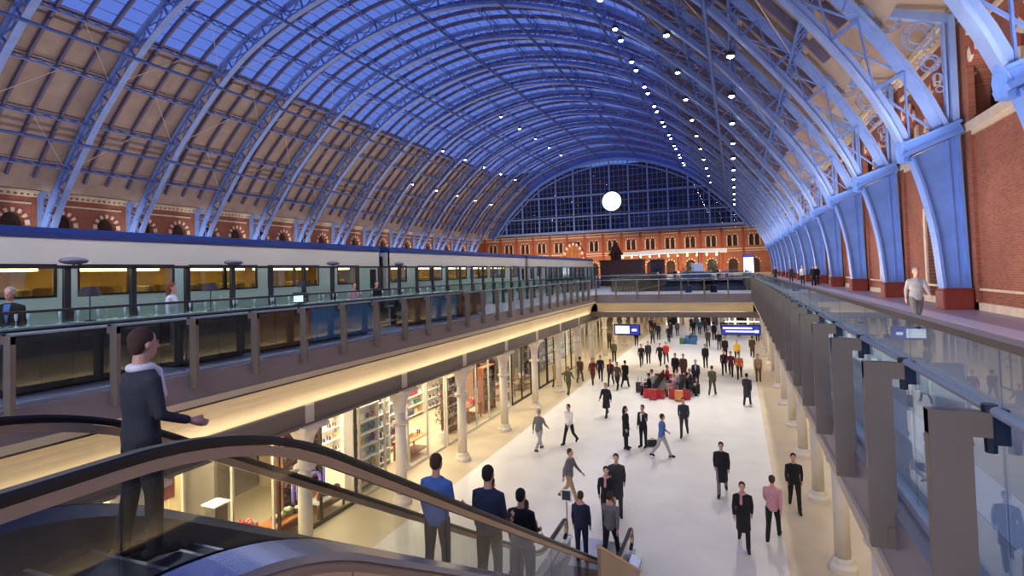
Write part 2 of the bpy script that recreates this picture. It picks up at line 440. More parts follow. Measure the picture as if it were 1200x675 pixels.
# ------------------------------------------------------------------ brick walls with arches
def arch_pts(c, w, zs, rise, n=10):
    """points from left spring over the crown to right spring"""
    return [(c - w/2*math.cos(PI*k/n), zs + rise*math.sin(PI*k/n)) for k in range(n+1)]
def wall_row(mb, F, u0, u1, z0, z1, ops, depth, mi_w=0, mi_r=1):
    """wall strip u0..u1, z0..z1 with arched openings (centre, width, sill, spring, rise); F(u,z,d)->xyz"""
    ops = sorted(ops); cur = u0
    def q(a,b,c,d,mi=mi_w): mb.add([a,b,c,d],[(0,1,2,3)],mi)
    for (c,w,sill,zs,rise) in ops:
        L = c-w/2; R = c+w/2
        q(F(cur,z0,0),F(L,z0,0),F(L,z1,0),F(cur,z1,0))
        if sill > z0: q(F(L,z0,0),F(R,z0,0),F(R,sill,0),F(L,sill,0))
        ap = arch_pts(c,w,zs,rise)
        for k in range(len(ap)-1):
            (a,b),(e,f) = ap[k],ap[k+1]
            q(F(a,b,0),F(e,f,0),F(e,z1,0),F(a,z1,0))
            q(F(a,b,0),F(e,f,0),F(e,f,depth),F(a,b,depth))
        q(F(L,sill,0),F(L,zs,0),F(L,zs,depth),F(L,sill,depth)); q(F(R,sill,0),F(R,zs,0),F(R,zs,depth),F(R,sill,depth))
        q(F(L,sill,0),F(R,sill,0),F(R,sill,depth),F(L,sill,depth))
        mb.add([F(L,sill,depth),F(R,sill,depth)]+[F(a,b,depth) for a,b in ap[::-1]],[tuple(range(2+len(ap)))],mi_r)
        cur = R
    q(F(cur,z0,0),F(u1,z0,0),F(u1,z1,0),F(cur,z1,0))
def voussoirs(mb, F, c, w, zs, rise, t, proud, n=13, mi=(0,1)):
    for k in range(n):
        a0 = PI*k/n; a1 = PI*(k+1)/n; R = []
        for d in (-proud, .25):
            for (rw, rr) in ((w/2,rise),(w/2+t,rise+t)):
                for a in ((a0,a1) if rw == w/2 else (a1,a0)):
                    R.append(F(c-rw*math.cos(a), zs+rr*math.sin(a), d))
        mb.add(R, [(0,1,2,3),(7,6,5,4),(0,1,5,4),(1,2,6,5),(2,3,7,6),(3,0,4,7)], mi[k%2])
bays = [YR0 + S*(k-1) + d for k in range(-1, 14) for d in (S/4, 3*S/4)]
bays = [b for b in bays if 8 < b < YEND-2]
Y1W = YEND + .5
for nm, X, sg in (('wall_right', XC+37.35, 1), ('wall_left', XC-37.35, -1)):
    F = lambda u,z,d: (X+sg*d, u, z)
    w = MB()
    lo = [(b+S/4-.4,2.4,.0 if sg > 0 else .3,3.9,1.2) for b in bays[::2] if 25 < b+S/4 < YEND-3]
    wall_row(w, F, Y0R, Y1W, 0, 6.6, lo, .55)
    up = [(b+.75,2.6,7.05,7.9,1.5) for b in bays] if sg > 0 else [(b,2.1,7.4,8.2,1.1) for b in bays]
    wall_row(w, F, Y0R, Y1W, 6.6, 11.8, up, .7)
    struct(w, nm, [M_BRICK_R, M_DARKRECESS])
    t = MB()
    B = lambda z0,z1,d: t.box(X-sg*d, Y0R, z0, X+sg*.1, Y1W, z1)
    B(6.62,6.95,.16); B(6.45,6.62,.08); B(10.15,10.32,.1); B(10.9,11.05,.16); B(11.25,11.55,.34); B(0,.28,.12); B(.72,.8,.08)
    y = Y0R
    while y < YEND:   # dentil course under the gutter
        t.box(X-sg*.24, y, 11.05, X, y+.28, 11.25); y += .56
    for (b,wd,si,zs,ri) in up:
        voussoirs(t, F, b, wd, zs, ri, .42, .08, 13, (0,1))
        t.box(X-sg*.1, b-wd/2-.42, zs-.18, X+sg*.1, b-wd/2, zs); t.box(X-sg*.1, b+wd/2, zs-.18, X+sg*.1, b+wd/2+.42, zs)
    for (b,wd,si,zs,ri) in lo:
        voussoirs(t, F, b, wd, zs, ri, .34, .06, 11, (0,2))
        for s2 in (-1,1): t.box(X-sg*.07, b+s2*(wd/2+.17)-.15, .8, X+sg*.1, b+s2*(wd/2+.17)+.15, zs)
    for k in range(-1, 13):   # pilaster strips behind each rib
        yy = YR0+S*k
        if yy > Y0R: t.box(X-sg*.12, yy-.65, 0, X+sg*.1, yy+.65, 11.2, 2)
    struct(t, 'trim_4' if sg > 0 else 'trim_5', [M_STONE, M_REDSTONE, M_BRICK_R])
# glazed doors and windows inside the right arches
dr = MB()
XR = XC+37.35
for b in [q+S/4-.4 for q in bays[::2] if 25 < q+S/4 < YEND-3]:
    for z in (1.1,2.3,3.5): dr.box(XR+.42,b-1.1,z-.04,XR+.54,b+1.1,z+.04)
    for dy in (-.55,0,.55): dr.box(XR+.42,b+dy-.04,0,XR+.54,b+dy+.04,4.6)
    dr.box(XR+.5,b-1.1,0,XR+.54,b+1.1,1.0)
struct(dr, 'door_1', M_WOOD)

# ------------------------------------------------------------------ end wall, glazed screen and clock
F = lambda u,z,d: (u, YEND+d, z)
w = MB()
XL0, XR0 = XC-37.4, XC+37.4
cx = [XC + 4.746*(k-7) for k in range(15)]
lo = []
for k, c in enumerate(cx):
    if c < -64 or c > 5.5: continue
    if abs(c+39) < 2.6: lo.append((c,4.4,0,4.4,3.2))
    else: lo.append((c,2.0,.0,2.9,1.0))
wall_row(w, F, XL0, XR0, 0, 6.2, [o for o in lo if o[1] < 4], .5)
up = []
for c in [XC + 4.746*(k-7.0) for k in range(15)]:
    for d in (-.62,.62):
        if -64 < c < 5.5: up.append((c+d,.86,6.9,8.9,.7))
wall_row(w, F, XL0, XR0, 6.2, 12.0, up, .5)
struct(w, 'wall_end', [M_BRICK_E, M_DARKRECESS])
t = MB()
for z0,z1,d in ((6.1,6.35,.15),(5.6,5.75,.08),(10.5,10.7,.1),(11.2,11.4,.2),(0,.5,.1)): t.box(XL0,YEND-d,z0,XR0,YEND+.1,z1)
for (c,wd,si,zs,ri) in up: voussoirs(t, F, c, wd, zs, ri, .3, .06, 7, (0,1))
for (c,wd,si,zs,ri) in lo:
    if wd < 4: voussoirs(t, F, c, wd, zs, ri, .36, .06, 11, (0,1))
for c in cx:
    t.box(c-2.373-.28,YEND-.22,0,c-2.373+.28,YEND+.05,11.3,1)
    for d in (-1.22,0,1.22): t.box(c+d-.1,YEND-.08,6.9,c+d+.1,YEND+.05,8.9)
struct(t, 'trim_6', [M_STONE, M_REDSTONE])
# the golden lit arch in the end wall
ga = thing('lit_archway', 'large arched opening glowing gold in the brick end wall', 'archway', (-39.2, YEND-.3, 0))
g = MB(); ap = arch_pts(0,4.6,4.6,4.0,14)
g.add([(a,.05,b) for a,b in ap]+[(2.3,.05,1.0),(-2.3,.05,1.0)],[tuple(range(len(ap)+2))]); g.build('glazing', mat('amber_glass', rgb(150,84,34), .5, 0, .6, .9, (1,.45,.1,1), .1), ga)
g = MB(); voussoirs(g, lambda u,z,d:(u,d,z), 0, 4.6, 4.6, 4.0, .7, .2, 17, (0,1)); g.build('arch_ring', [M_STONE, M_REDSTONE], ga)
g = MB()
for k in range(5): g.box(-2.0+k-.05,-.1,1,-2.0+k+.05,.1,7.5)
for z in (2.5,4.5): g.box(-2.3,-.1,z-.05,2.3,.1,z+.05)
g.build('glazing_bars', M_WOOD, ga)
g = MB()
for x in (-1.0,.2,1.1): g.sphere((x,-.6,2.0+.3*abs(x)),.38,8,6)
g.build('lamp_globe', mat('gold_lamp',(1,1,1,1),.5,0,0,1,(1,.6,.2,1),14), ga, smooth=True)

SX0 = XC - 4.746*6; ZS = 12.1
scr = MB(); fine = MB(); gl = MB()
rim = [(p - n*.5) for p, n in zip(IC, IN) if p.y > 11.3]
def rim_z(x):
    x = abs(x - XC); best = 12
    for a, b in zip(rim, rim[1:]):
        if a.x >= x >= b.x: return a.y + (b.y-a.y)*(a.x-x)/max(a.x-b.x,1e-6)
    return rim[0].y if x > rim[0].x else rim[-1].y
YS = YEND - 1.2
for k in range(13):
    x = SX0 + 4.746*k; z = rim_z(x)
    if z > ZS+.3: scr.box(x-.17,YS-.2,ZS,x+.17,YS+.2,z)
    for d in (1.19,2.37,3.56):
        x2 = x+d; z2 = rim_z(x2)
        if z2 > ZS+.2: fine.box(x2-.05,YS-.05,ZS,x2+.05,YS+.05,z2)
for z in (16.0, 21.4):
    xs = [x for x in [XC-36+i*.25 for i in range(289)] if rim_z(x) > z+.1]
    if xs: scr.box(min(xs),YS-.2,z-.16,max(xs),YS+.2,z+.16)
for i in range(13):
    z = 12.1+1.5*i
    xs = [x for x in [XC-36+i*.25 for i in range(289)] if rim_z(x) > z+.1]
    if len(xs) > 2: fine.box(min(xs),YS-.05,z-.05,max(xs),YS+.05,z+.05)
scr.box(XC-31.5,YS-.35,ZS-.35,XC+31.5,YS+.3,ZS+.2)
for sg in (-1,1):
    scr.loft([[(XC+sg*p.x,YS-.35,p.y-.4),(XC+sg*p.x,YS+.3,p.y-.4),(XC+sg*p.x,YS+.3,p.y+.3),(XC+sg*p.x,YS-.35,p.y+.3)] for p in rim])
    scr.loft([[(XC+sg*p.x,YS-.2,p.y-1.5),(XC+sg*p.x,YS+.2,p.y-1.5),(XC+sg*p.x,YS+.2,p.y-1.25),(XC+sg*p.x,YS-.2,p.y-1.25)] for p in rim if p.y > 13.5])
gab = MB()
E2 = offc(2.0)
o2 = [(XC-q.x,q.y) for q,r0 in zip(E2,IC) if r0.y > 10.8]; o2 = o2+[(2*XC-a,b) for a,b in o2[::-1]]
i2 = [(XC-q.x,q.y-.1) for q in rim]; i2 = i2+[(2*XC-a,b) for a,b in i2[::-1]]
m2 = min(len(o2),len(i2)); o2 = [o2[int(k*(len(o2)-1)/79)] for k in range(80)]; i2 = [i2[int(k*(len(i2)-1)/79)] for k in range(80)]
gab.loft([[(a[0],YS+.1,a[1]),(b[0],YS+.1,b[1]),(b[0],YS+.3,b[1]),(a[0],YS+.3,a[1])] for a,b in zip(o2,i2)], 0)
struct(gab, 'trim_13', M_IRON_D)
struct(scr, 'window_2', M_IRON); struct(fine, 'trim_7', M_IRON_D)
gp = [(XC-p.x,p.y) for p in rim]+[(XC+p.x,p.y) for p in rim[::-1]]
gl.add([(a,YS,b) for a,b in gp],[tuple(range(len(gp)))]); struct(gl, 'window_3', M_GLASS)
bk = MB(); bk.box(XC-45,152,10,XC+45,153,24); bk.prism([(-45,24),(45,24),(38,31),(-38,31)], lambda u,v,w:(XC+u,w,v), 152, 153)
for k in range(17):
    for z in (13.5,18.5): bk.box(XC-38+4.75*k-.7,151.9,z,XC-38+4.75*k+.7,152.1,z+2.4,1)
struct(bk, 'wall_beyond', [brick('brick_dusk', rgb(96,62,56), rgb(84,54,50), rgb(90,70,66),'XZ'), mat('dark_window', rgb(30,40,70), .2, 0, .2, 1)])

ck = thing('station_clock', 'big round white glowing clock in the middle of the glazed end screen', 'clock', (-28.35, YS-1.0, 19.2))
fy = lambda u,v,w: (u, w, v)
circ = lambda R,n=48: [(R*math.cos(2*PI*k/n), R*math.sin(2*PI*k/n)) for k in range(n)]
b = MB(); b.prism(circ(2.45), fy, -.1, .1); b.build('clock_face', M_CLOCK, ck)
b = MB(); b.loft([[(r*math.cos(2*PI*k/48), y, r*math.sin(2*PI*k/48)) for r,y in ((2.4,-.2),(2.75,-.2),(2.75,.3),(2.4,.3))] for k in range(48)], 0, False, True); b.build('clock_rim', M_STEELD, ck)
b = MB()
for k in range(12):
    a = PI/6*k; b.beam((2.0*math.sin(a),-.13,2.0*math.cos(a)),(2.3*math.sin(a),-.13,2.3*math.cos(a)),.05,.12,(0,1,0))
b.build('hour_marks', M_STEELD, ck)
b = MB(); b.beam((0,-.16,0),(1.1*math.sin(2.6),-.16,1.1*math.cos(2.6)),.05,.16,(0,1,0)); b.build('hour_hand', M_STEELD, ck)
b = MB(); b.beam((0,-.19,0),(1.75*math.sin(3.9),-.19,1.75*math.cos(3.9)),.05,.1,(0,1,0)); b.build('minute_hand', M_STEELD, ck)

# ------------------------------------------------------------------ decks, floor
VX0, VX1, VY0, VY1 = -9.93, 1.0, .2, 41.5
fl = MB()
fl.box(VX0+.2,-4,ZF-.2,VX1-.05,100,ZF); struct(fl, 'floor', M_FLOORW)
fl = MB(); fl.box(-19,-4,ZF-.2,VX0+.2,100,ZF); fl.box(VX1-.05,-4,ZF-.2,9.5,100,ZF); struct(fl, 'floor_gallery', M_FLOORC)
dk = MB()
dk.box(-14.98,-6,-.3,VX0-.03,YEND,0); dk.box(VX1+.03,-6,-.3,XR+.1,YEND,0); dk.box(VX0-.03,VY1+.03,-.3,VX1+.03,47,0); dk.box(VX0-.03,88,-.3,VX1+.03,YEND,0); dk.box(VX0-.03,-6,-.3,VX1+.03,VY0,0)
dk.box(-66.5,-6,-1.3,-14.98,YEND,-1.0); dk.box(-66.5,-6,-1.0,-18.4,YEND,0)
dk.box(-15.1,-6,-1.0,-14.98,YEND,0)
struct(dk, 'upper_deck', M_DECK)
fa = MB()   # grey fascias with a cream lip
def fascia_run(u):   # u: function (d outward into the gallery, y, z)
    pass
fa.box(VX0-.25,VY0,-.5,VX0,VY1,.004); fa.box(VX1,VY0,-.5,VX1+.25,VY1,.004); fa.box(VX0,VY1,-.62,VX1,VY1+.25,.004)
fa.box(VX0-.25,47,-.5,VX0,88,.004); fa.box(VX1,47,-.5,VX1+.25,88,.004); fa.box(VX0,47-.25,-.62,VX1,47.0,.004); fa.box(VX0,88,-.62,VX1,88.25,.004)
fa.box(VX0-.25,VY0,-.63,VX0+.03,VY1,-.5,1); fa.box(VX1-.03,VY0,-.63,VX1+.25,VY1,-.5,1); fa.box(VX0,VY1-.03,-.72,VX1,VY1+.25,-.62,1)
fa.box(VX0-.35,VY0,-.7,VX0-.1,VY1,-.63,2)
struct(fa, 'trim_8', [M_FASCIA, M_CREAM, M_SOFFIT])
cv = MB()   # curved cream coves sloping back to the beams
n = 6
for sg, X in ((-1,VX0),(1,VX1)):
    rings = []
    for i in range(n+1):
        t = i/n; x = X+sg*(.1+.42*math.sin(t*PI/2)); z = -.66-.78*(1-math.cos(t*PI/2)*1.0)
        rings.append([(x,VY0,z),(x,VY1+.5,z),(x+sg*.06,VY1+.5,z+.03),(x+sg*.06,VY0,z+.03)])
    cv.loft(rings)
cv.loft([[(VX0,VY1+.1+.4*math.sin(i/n*PI/2),-.7-.6*(1-math.cos(i/n*PI/2))),(VX1,VY1+.1+.4*math.sin(i/n*PI/2),-.7-.6*(1-math.cos(i/n*PI/2))),
          (VX1,VY1+.2+.4*math.sin(i/n*PI/2),-.66-.6*(1-math.cos(i/n*PI/2))),(VX0,VY1+.2+.4*math.sin(i/n*PI/2),-.66-.6*(1-math.cos(i/n*PI/2)))] for i in range(n+1)])
struct(cv, 'trim_9', M_CREAM)
bm_ = MB()
bm_.box(-10.9,-4,-1.97,-10.45,98,-1.42); bm_.box(-10.98,-4,-2.0,-10.38,98,-1.93)
bm_.box(1.52,-4,-1.97,2.4,98,-1.42); bm_.box(VX0-.5,VY1+.5,-1.7,VX1+.5,VY1+.9,-1.3)
struct(bm_, 'trim_10', M_BEAM)
so = MB()
so.box(-18.9,-4,-1.95,-10.9,98,-1.85); so.box(2.4,-4,-1.95,9.0,98,-1.85); so.box(-10.5,VY1+.8,-1.75,1.6,47,-1.65); so.box(-10.5,88,-1.75,1.6,98,-1.65); so.box(-10.5,46.9,-1.75,1.6,47,-.3); so.box(-10.5,88,-1.75,1.6,88.1,-.3); so.box(-10.5,47,-1.5,-10.2,88,-.5); so.box(1.25,47,-1.5,1.55,88,-.5)
so.box(-10.5,-4,-.7,1.6,VY0-.05,-.6)
struct(so, 'ceiling_gallery', M_SOFFIT)
wl = MB(); wl.box(8.9,-4,ZF,9.1,98,-1.9); struct(wl, 'wall_gallery_right', M_CREAM)
wl = MB(); wl.box(-19,-4,ZF,-18.8,98,-1.9); struct(wl, 'wall_gallery_left', M_CREAM)
wl = MB(); wl.box(-19,97,ZF,9.1,97.2,-1.6); struct(wl, 'wall_gallery_end', M_CREAM)
# pale strips in the right deck floor
st = MB(); st.box(VX1+.55,-4,0,VX1+.9,YEND,.006); st.box(5.9,-4,0,6.6,YEND,.006); struct(st, 'trim_11', mat('deck_light_strip', rgb(196,188,206), .4, 0, .05, 4))

# ------------------------------------------------------------------ undercroft columns
def make_column():
    r = thing('iron_column', 'x', 'column')
    H = 5.76-1.97
    b = MB(); b.lathe([(.34,0),(.34,.12),(.27,.2),(.25,.28),(.22,.32)], (0,0,0), 16); b.build('base', M_COLUMN, r, smooth=False)
    b = MB(); b.lathe([(.185,.3),(.175,H-.75)], (0,0,0), 16); b.build('shaft', M_COLUMN, r, smooth=True)
    b = MB(); b.lathe([(.19,H-1.2),(.27,H-1.17),(.29,H-1.12),(.27,H-1.07),(.19,H-1.04)], (0,0,0), 16)
    for k in range(2):
        a = PI*k+PI/2; b.beam((.25*math.cos(a),.25*math.sin(a),H-1.12),(.5*math.cos(a),.5*math.sin(a),H-1.1),.1,.06)
    b.build('collar', M_COLUMN, r)
    b = MB(); b.lathe([(.18,H-.78),(.2,H-.6),(.27,H-.35),(.4,H-.14),(.46,H-.1)], (0,0,0), 16); b.box(-.45,-.45,H-.1,.45,.45,H)
    b.box(-.16,-.16,H,.2,.16,H+.52); b.build('capital', M_COLUMN, r)
    return r
col0 = make_column(); first = True
def put_col(x, y, lab):
    global first
    if first: col0.location = (x,y,ZF); col0['label'] = lab; first = False; return
    copy_tree(col0, (x,y,ZF), None, lab)
for k in range(18):
    y = 7.1 + 4.465*k
    put_col(-10.64, y, 'white iron column in the row before the left shops, %s from the camera' % nth(k))
for k in range(18):
    y = 7.1 + 4.465*k
    put_col(2.2, y, 'white iron column below the right-hand balustrade, %s from the camera' % nth(k))
for j, x in enumerate((-6.4,-2.2)):
    for k, y in enumerate((90.5, 95.0)): put_col(x, y, 'white iron column in the %s inner row at the far end of the lower concourse, %s one' % ('left' if j == 0 else 'right', nth(k)))

# ------------------------------------------------------------------ glass balustrades
M_TUBE = mat('satin_tube', rgb(150,156,160), .5, .4, .05, 2)
PS = 1.4883
def balustrade(label, sg, X, y_first, n):
    """sg=+1: gallery lies on +x side.  X: fascia face."""
    r = thing('glass_balustrade', label, 'balustrade', (X,0,0))
    px = -sg*.11
    for k in range(n):
        y = y_first + PS*k
        b = MB(); b.box(-sg*.155,y-.035,-.26,sg*.02,y+.035,1.085); b.box(-sg*.155,y-.033,.965,sg*.1,y+.033,1.083); b.box(-sg*.05,y-.05,-.22,sg*.03,y+.05,-.1); b.build('post', M_BRONZE, r)
    for k in range(n):
        y = y_first + PS*k; b = MB(); b.box(sg*.08,y-.025,.93,sg*.17,y+.025,1.1); b.lathe([(.026,-.18),(.034,.05)],(sg*.1,y,1.07),8); b.build('clamp', M_STEELD, r)
    for k in range(n):
        y0 = y_first + PS*k + .008; b = MB(); b.box(sg*.145,y0,.05,sg*.157,y0+PS-.016,1.40); b.build('glass_panel', M_GLASS_T if sg < 0 else M_GLASS, r)
    ya, yb = y_first-.1, y_first+PS*n
    b = MB(); b.tube([(sg*.115,ya,1.09),(sg*.115,yb,1.09)],.026,8); b.build('tube_rail', M_TUBE, r, smooth=True)
    b = MB(); b.box(sg*.11,ya,1.395,sg*.19,yb,1.435); b.build('top_rail', M_BRONZE if sg > 0 else M_STEELD, r)
    b = MB(); b.box(sg*.11,ya,0.0,sg*.19,yb,.06); b.build('base_channel', mat('channel_grey', rgb(170,174,180), .5, .1), r)
    return r
balustrade('long glass balustrade on bronze posts along the right edge of the void', 1, VX1, 1.85, 26)
balustrade('long glass balustrade on bronze posts along the left edge of the void', -1, VX0, 6.3-PS*3, 26)
balustrade('farther glass balustrade along the right edge of the second void beyond the bridge', 1, VX1, 47.6, 27)
balustrade('farther glass balustrade along the left edge of the second void beyond the bridge', -1, VX0, 47.6, 27)
def cross_balustrade(label, Y):
    r = thing('glass_balustrade', label, 'balustrade', (0,Y,0)); n = 7; p = (VX1-VX0)/n
    for k in range(n+1):
        x = VX0+p*k; x = min(max(x,VX0+.05),VX1-.05); b = MB(); b.box(x-.05,-.16,-.35,x+.05,-.05,1.09); b.box(x-.05,-.05,.99,x+.05,.15,1.09); b.build('post', M_BRONZE, r)
    for k in range(n): b = MB(); b.box(VX0+p*k+.01,.14,.05,VX0+p*(k+1)-.01,.152,1.4); b.build('glass_panel', M_GLASS_T, r)
    b = MB(); b.tube([(VX0,.06,1.09),(VX1,.06,1.09)],.03,8); b.build('tube_rail', M_STEEL, r, smooth=True)
    b = MB(); b.box(VX0,.1,1.39,VX1,.19,1.435); b.build('top_rail', M_STEEL, r)
    return r
cross_balustrade('glass balustrade across the front of the cross bridge at the far end', VY1)
cross_balustrade('glass balustrade across the far end of the second void, before the kiosks', 88.2)

# ------------------------------------------------------------------ platform glass screen (left)
scn = thing('platform_screen', 'tall glass security screen with dark posts between bar and train', 'glass screen', (-13.5,0,0))
for k in range(38):
    y = 4.75+1.43*k
    b = MB(); b.box(-.05,y-.06,0,.05,y+.06,2.2); b.box(.02,y-.09,.0,.1,y+.09,1.25); b.build('post', M_STEELD, scn)
b = MB(); b.box(-.05,4,2.17,.05,60,2.24); b.build('top_rail', M_STEELD, scn)
b = MB(); b.box(-.035,4,1.27,.035,60,1.31); b.build('mid_rail', M_STEELD, scn)
for k in range(37):
    y = 4.75+1.43*k; b = MB(); b.box(-.006,y+.06,.05,.006,y+1.37,2.17); b.build('glass_panel', M_GLASS_T, scn)
lampn = 0
for y in (7.75, 11.95, 16.25, 20.5):
    r = thing('post_lamp', 'oval lamp hood on the platform glass screen, %s from the left frame edge' % nth(lampn).replace('nearest','first'), 'lamp', (-13.5,y,2.24)); lampn += 1
    b = MB(); b.box(-.02,-.02,0,.02,.02,.05); b.build('stem', M_STEELD, r)
    b = MB(); b.sphere((0,0,.1),.3,12,6,0,.6,1,.28); b.build('hood', mat('hood_grey', rgb(120,116,130), .4, .3), r, smooth=True)
def area(name, loc, size, power, col, rot=(0,0,0), sy=None, spread=PI):
    L = bpy.data.lights.new(name, 'AREA'); L.energy = power; L.color = col; L.size = size; L.spread = spread
    if sy: L.shape = 'RECTANGLE'; L.size_y = sy
    o = link(name, L, None, loc); o.rotation_euler = rot; return o
def aim(o, tgt):
    d = Vector(tgt) - o.location; o.rotation_euler = d.to_track_quat('-Z','Y').to_euler()
def spot(name, loc, tgt, power, col, ang, blend=.5, r=.15):
    L = bpy.data.lights.new(name, 'SPOT'); L.energy = power; L.color = col; L.spot_size = ang; L.spot_blend = blend; L.shadow_soft_size = r
    o = link(name, L, None, loc); aim(o, tgt); return o
# ------------------------------------------------------------------ train
TX = -15.05; TW = 2.85
def car(label, y0, y1, loco=False):
    r = thing('train_carriage', label, 'train', (TX,0,-.95)); Z = .95
    z = lambda v: v+Z
    # side wall with real window openings; outer face at x=0, the car extends to -TW
    wins = []
    L = y1-y0
    if not loco:
        y = y1 - 2.9
        # two long window pairs and single windows between door bays
        pat = [(-1.55,1.3),(-4.6,2.45),(-7.6,2.45),(-10.6,2.45),(-13.6,2.45),(-16.6,1.3)]
        for c,wd in pat: wins.append((y1-.9+c-wd/2+.2, y1-.9+c+wd/2+.2))
    else:
        wins = [(y0+2.2,y0+3.4)]
    wins.sort()
    b = MB()
    zb, zt = 1.58, 2.27
    b.box(-.06,y0,z(-.25),0,y1,z(zb),1); b.box(-.06,y0,z(zt),0,y1,z(2.98),0)
    cur = y0
    for a,e in wins: b.box(-.06,cur,z(zb),0,a,z(zt),1); cur = e
    b.box(-.06,cur,z(zb),0,y1,z(zt),1)
    b.box(-TW,y0,z(-.25),-TW+.06,y1,z(2.98),0); b.box(-TW,y0,z(-.25),0,y0+.06,z(2.98),0); b.box(-TW,y1-.06,z(-.25),0,y1,z(2.98),0)
    b.box(-TW,y0,z(-.3),0,y1,z(-.22),0)
    for a in (y0,y1-.9): b.box(-.02,a,z(-.2),.004,a+.02,z(2.3),3)
    b.box(0,y0,z(-.25),.006,y1,z(-.05),2)
    b.build('body_shell', [M_TRAINW, M_TRAINL, M_TRAINY, M_STEELD], r)
    b = MB()
    n = 8
    prof = [(.03,2.94),(.03,3.06),(-.12,3.18),(-.6,3.24),(-1.42,3.27),(-2.25,3.24),(-2.73,3.18),(-TW-.03,3.06),(-TW-.03,2.94)]
    b.loft([[(x,yy,z(v)) for x,v in prof] for yy in (y0,y1)]); b.build('roof', M_TRAINB, r)
    if loco:
        b = MB()
        for k in range(8): b.box(-.01,y0+5+k*1.6,z(1.0),.02,y0+6.2+k*1.6,z(2.2))
        b.build('grille', M_STEELD, r)
    b = MB()
    b.box(-2.7,y0+.1,z(.0),-.1,y1-.1,z(.05)); b.box(-2.62,y0+.1,z(.05),-2.55,y1-.1,z(2.3)); b.box(-2.7,y0+.1,z(2.35),-.1,y1-.1,z(2.4)); b.build('interior_lining', M_TRAINI, r)
    b = MB(); k = 0
    for a,e in wins:
        for xx in (-.75,-2.1):
            for q0 in (a+.3, e-.55): b = MB(); b.cbox(xx-.45,q0,z(.5),xx+.45,q0+.25,z(1.75),.05); b.box(xx-.42,q0-.05,z(.05),xx+.42,q0+.3,z(.5)); b.build('seat', M_SEATD, r)
    for a,e in wins: b = MB(); b.box(-.9,a+.15,z(2.16),-.35,e-.15,z(2.3)); b.build('light_strip', M_STRIP, r)
    for a,e in wins:
        f = MB()
        f.box(-.05,a-.05,z(zb)-.05,.012,e+.05,z(zb)); f.box(-.05,a-.05,z(zt),.012,e+.05,z(zt)+.05); f.box(-.05,a-.05,z(zb),.012,a,z(zt)); f.box(-.05,e,z(zb),.012,e+.05,z(zt))
        if e-a > 2: f.box(-.05,(a+e)/2-.05,z(zb),.012,(a+e)/2+.05,z(zt))
        w = f.build('window', M_BLACKM, r)
        f = MB(); f.box(-.03,a,z(zb),-.022,e,z(zt)); f.build('pane', M_GLASS_W, w)
    dn = [(y1-1.0,y1-.15)] if not loco else [(y0+.4,y0+1.2)]
    for a,e in dn:
        f = MB(); f.box(-.01,a,z(.02),.02,e,z(2.3)); d = f.build('door', M_TRAINL, r)
        f = MB(); f.box(.02,a+.2,z(1.3),.03,e-.2,z(2.15)); f.build('door_window', mat('dark_pane', rgb(30,34,40), .1, 0, .1), d)
    b = MB()
    for yc in (y0+2.2,y1-2.2):
        b.box(-2.5,yc-1.5,.28,-.35,yc+1.5,.6)
    b.build('bogie_frame', M_BLACKM, r)
    for yc in (y0+2.2,y1-2.2):
        for d in (-1,1):
            w = MB(); w.tube([(-.75,yc+d,.46),(-.62,yc+d,.46)],.46,16); w.tube([(-2.2,yc+d,.46),(-2.07,yc+d,.46)],.46,16); w.tube([(-2.2,yc+d,.46),(-.62,yc+d,.46)],.08,8); w.build('wheelset', M_STEELD, r)
    return r
M_GLASS_W = glass('train_pane', (.85,.82,.7,1), 1.35)
car('white carriage with amber lit windows, the part of the train nearest the left frame edge', 2.6, 21.3)
car('white carriage with a navy roof beyond the dark gap, second from the left frame edge', 22.0, 40.1)
car('white end vehicle of the train, the farthest one beside the dark brown kiosk', 40.6, 62.2, True)
gp = MB()
for yy in (21.3,40.1):
    e = yy+.7 if yy < 30 else yy+.5
    n = 6
    g = MB()
    for k in range(n): d = (e-yy)/n; g.box(TX-2.5+.08*(k%2),yy+d*k,-.5,TX-.28-.08*(k%2),yy+d*(k+1),2.75)
    tag(g.build('gangway_bellows', M_BLACK), 'black bellows in the %s gap between the train carriages' % ('nearer' if yy<30 else 'farther'), 'gangway')
tr = MB(); tr.box(TX-.75,-6,-1.0,TX-.67,100,-.95); tr.box(TX-2.2,-6,-1.0,TX-2.12,100,-.95); struct(tr, 'trim_12', M_STEELD)

# ------------------------------------------------------------------ champagne bar on the deck
cn = thing('bar_counter', 'long dark bar counter with a pale top behind the left balustrade', 'bar counter', (-12.35,0,0))
b = MB(); b.box(-.28,5,0,.28,23.5,1.02); b.box(-.3,5,.0,.3,23.5,.1); b.build('counter_front', M_BLACKL, cn)
b = MB(); b.cbox(-.36,4.9,1.02,.36,23.6,1.07,.012); b.build('counter_top', mat('counter_top', rgb(150,160,160), .2, .2), cn)
b = MB(); b.tube([(.42,5,.18),(.42,23.5,.18)],.025,6)
for k in range(10): b.beam((.28,5.5+2*k,.18),(.42,5.5+2*k,.18),.03,.03)
b.build('foot_rail', M_STEEL, cn)
fl1 = None; gi = 0
for k in range(44):
    y = 5.15 + .4*k + (k%3)*.05; x = -12.5 + .3*((k*7)%5)/4
    if fl1 is None:
        g = thing('champagne_flute', 'x', 'glass', (x,y,1.07))
        b = MB(); b.lathe([(.035,0),(.035,.006),(.005,.012),(.005,.1),(.022,.13),(.03,.19),(.026,.24),(.022,.24)],(0,0,0),8); b.build('flute_glass', mat('flute', rgb(214,226,232), .1, 0, .02, 2), g, smooth=True); fl1 = g
        g['label'] = 'clear stemmed glass in the row along the bar counter'; g['group'] = 'stemmed glasses on the bar counter'
    else: copy_tree(fl1, (x,y,1.07), None)
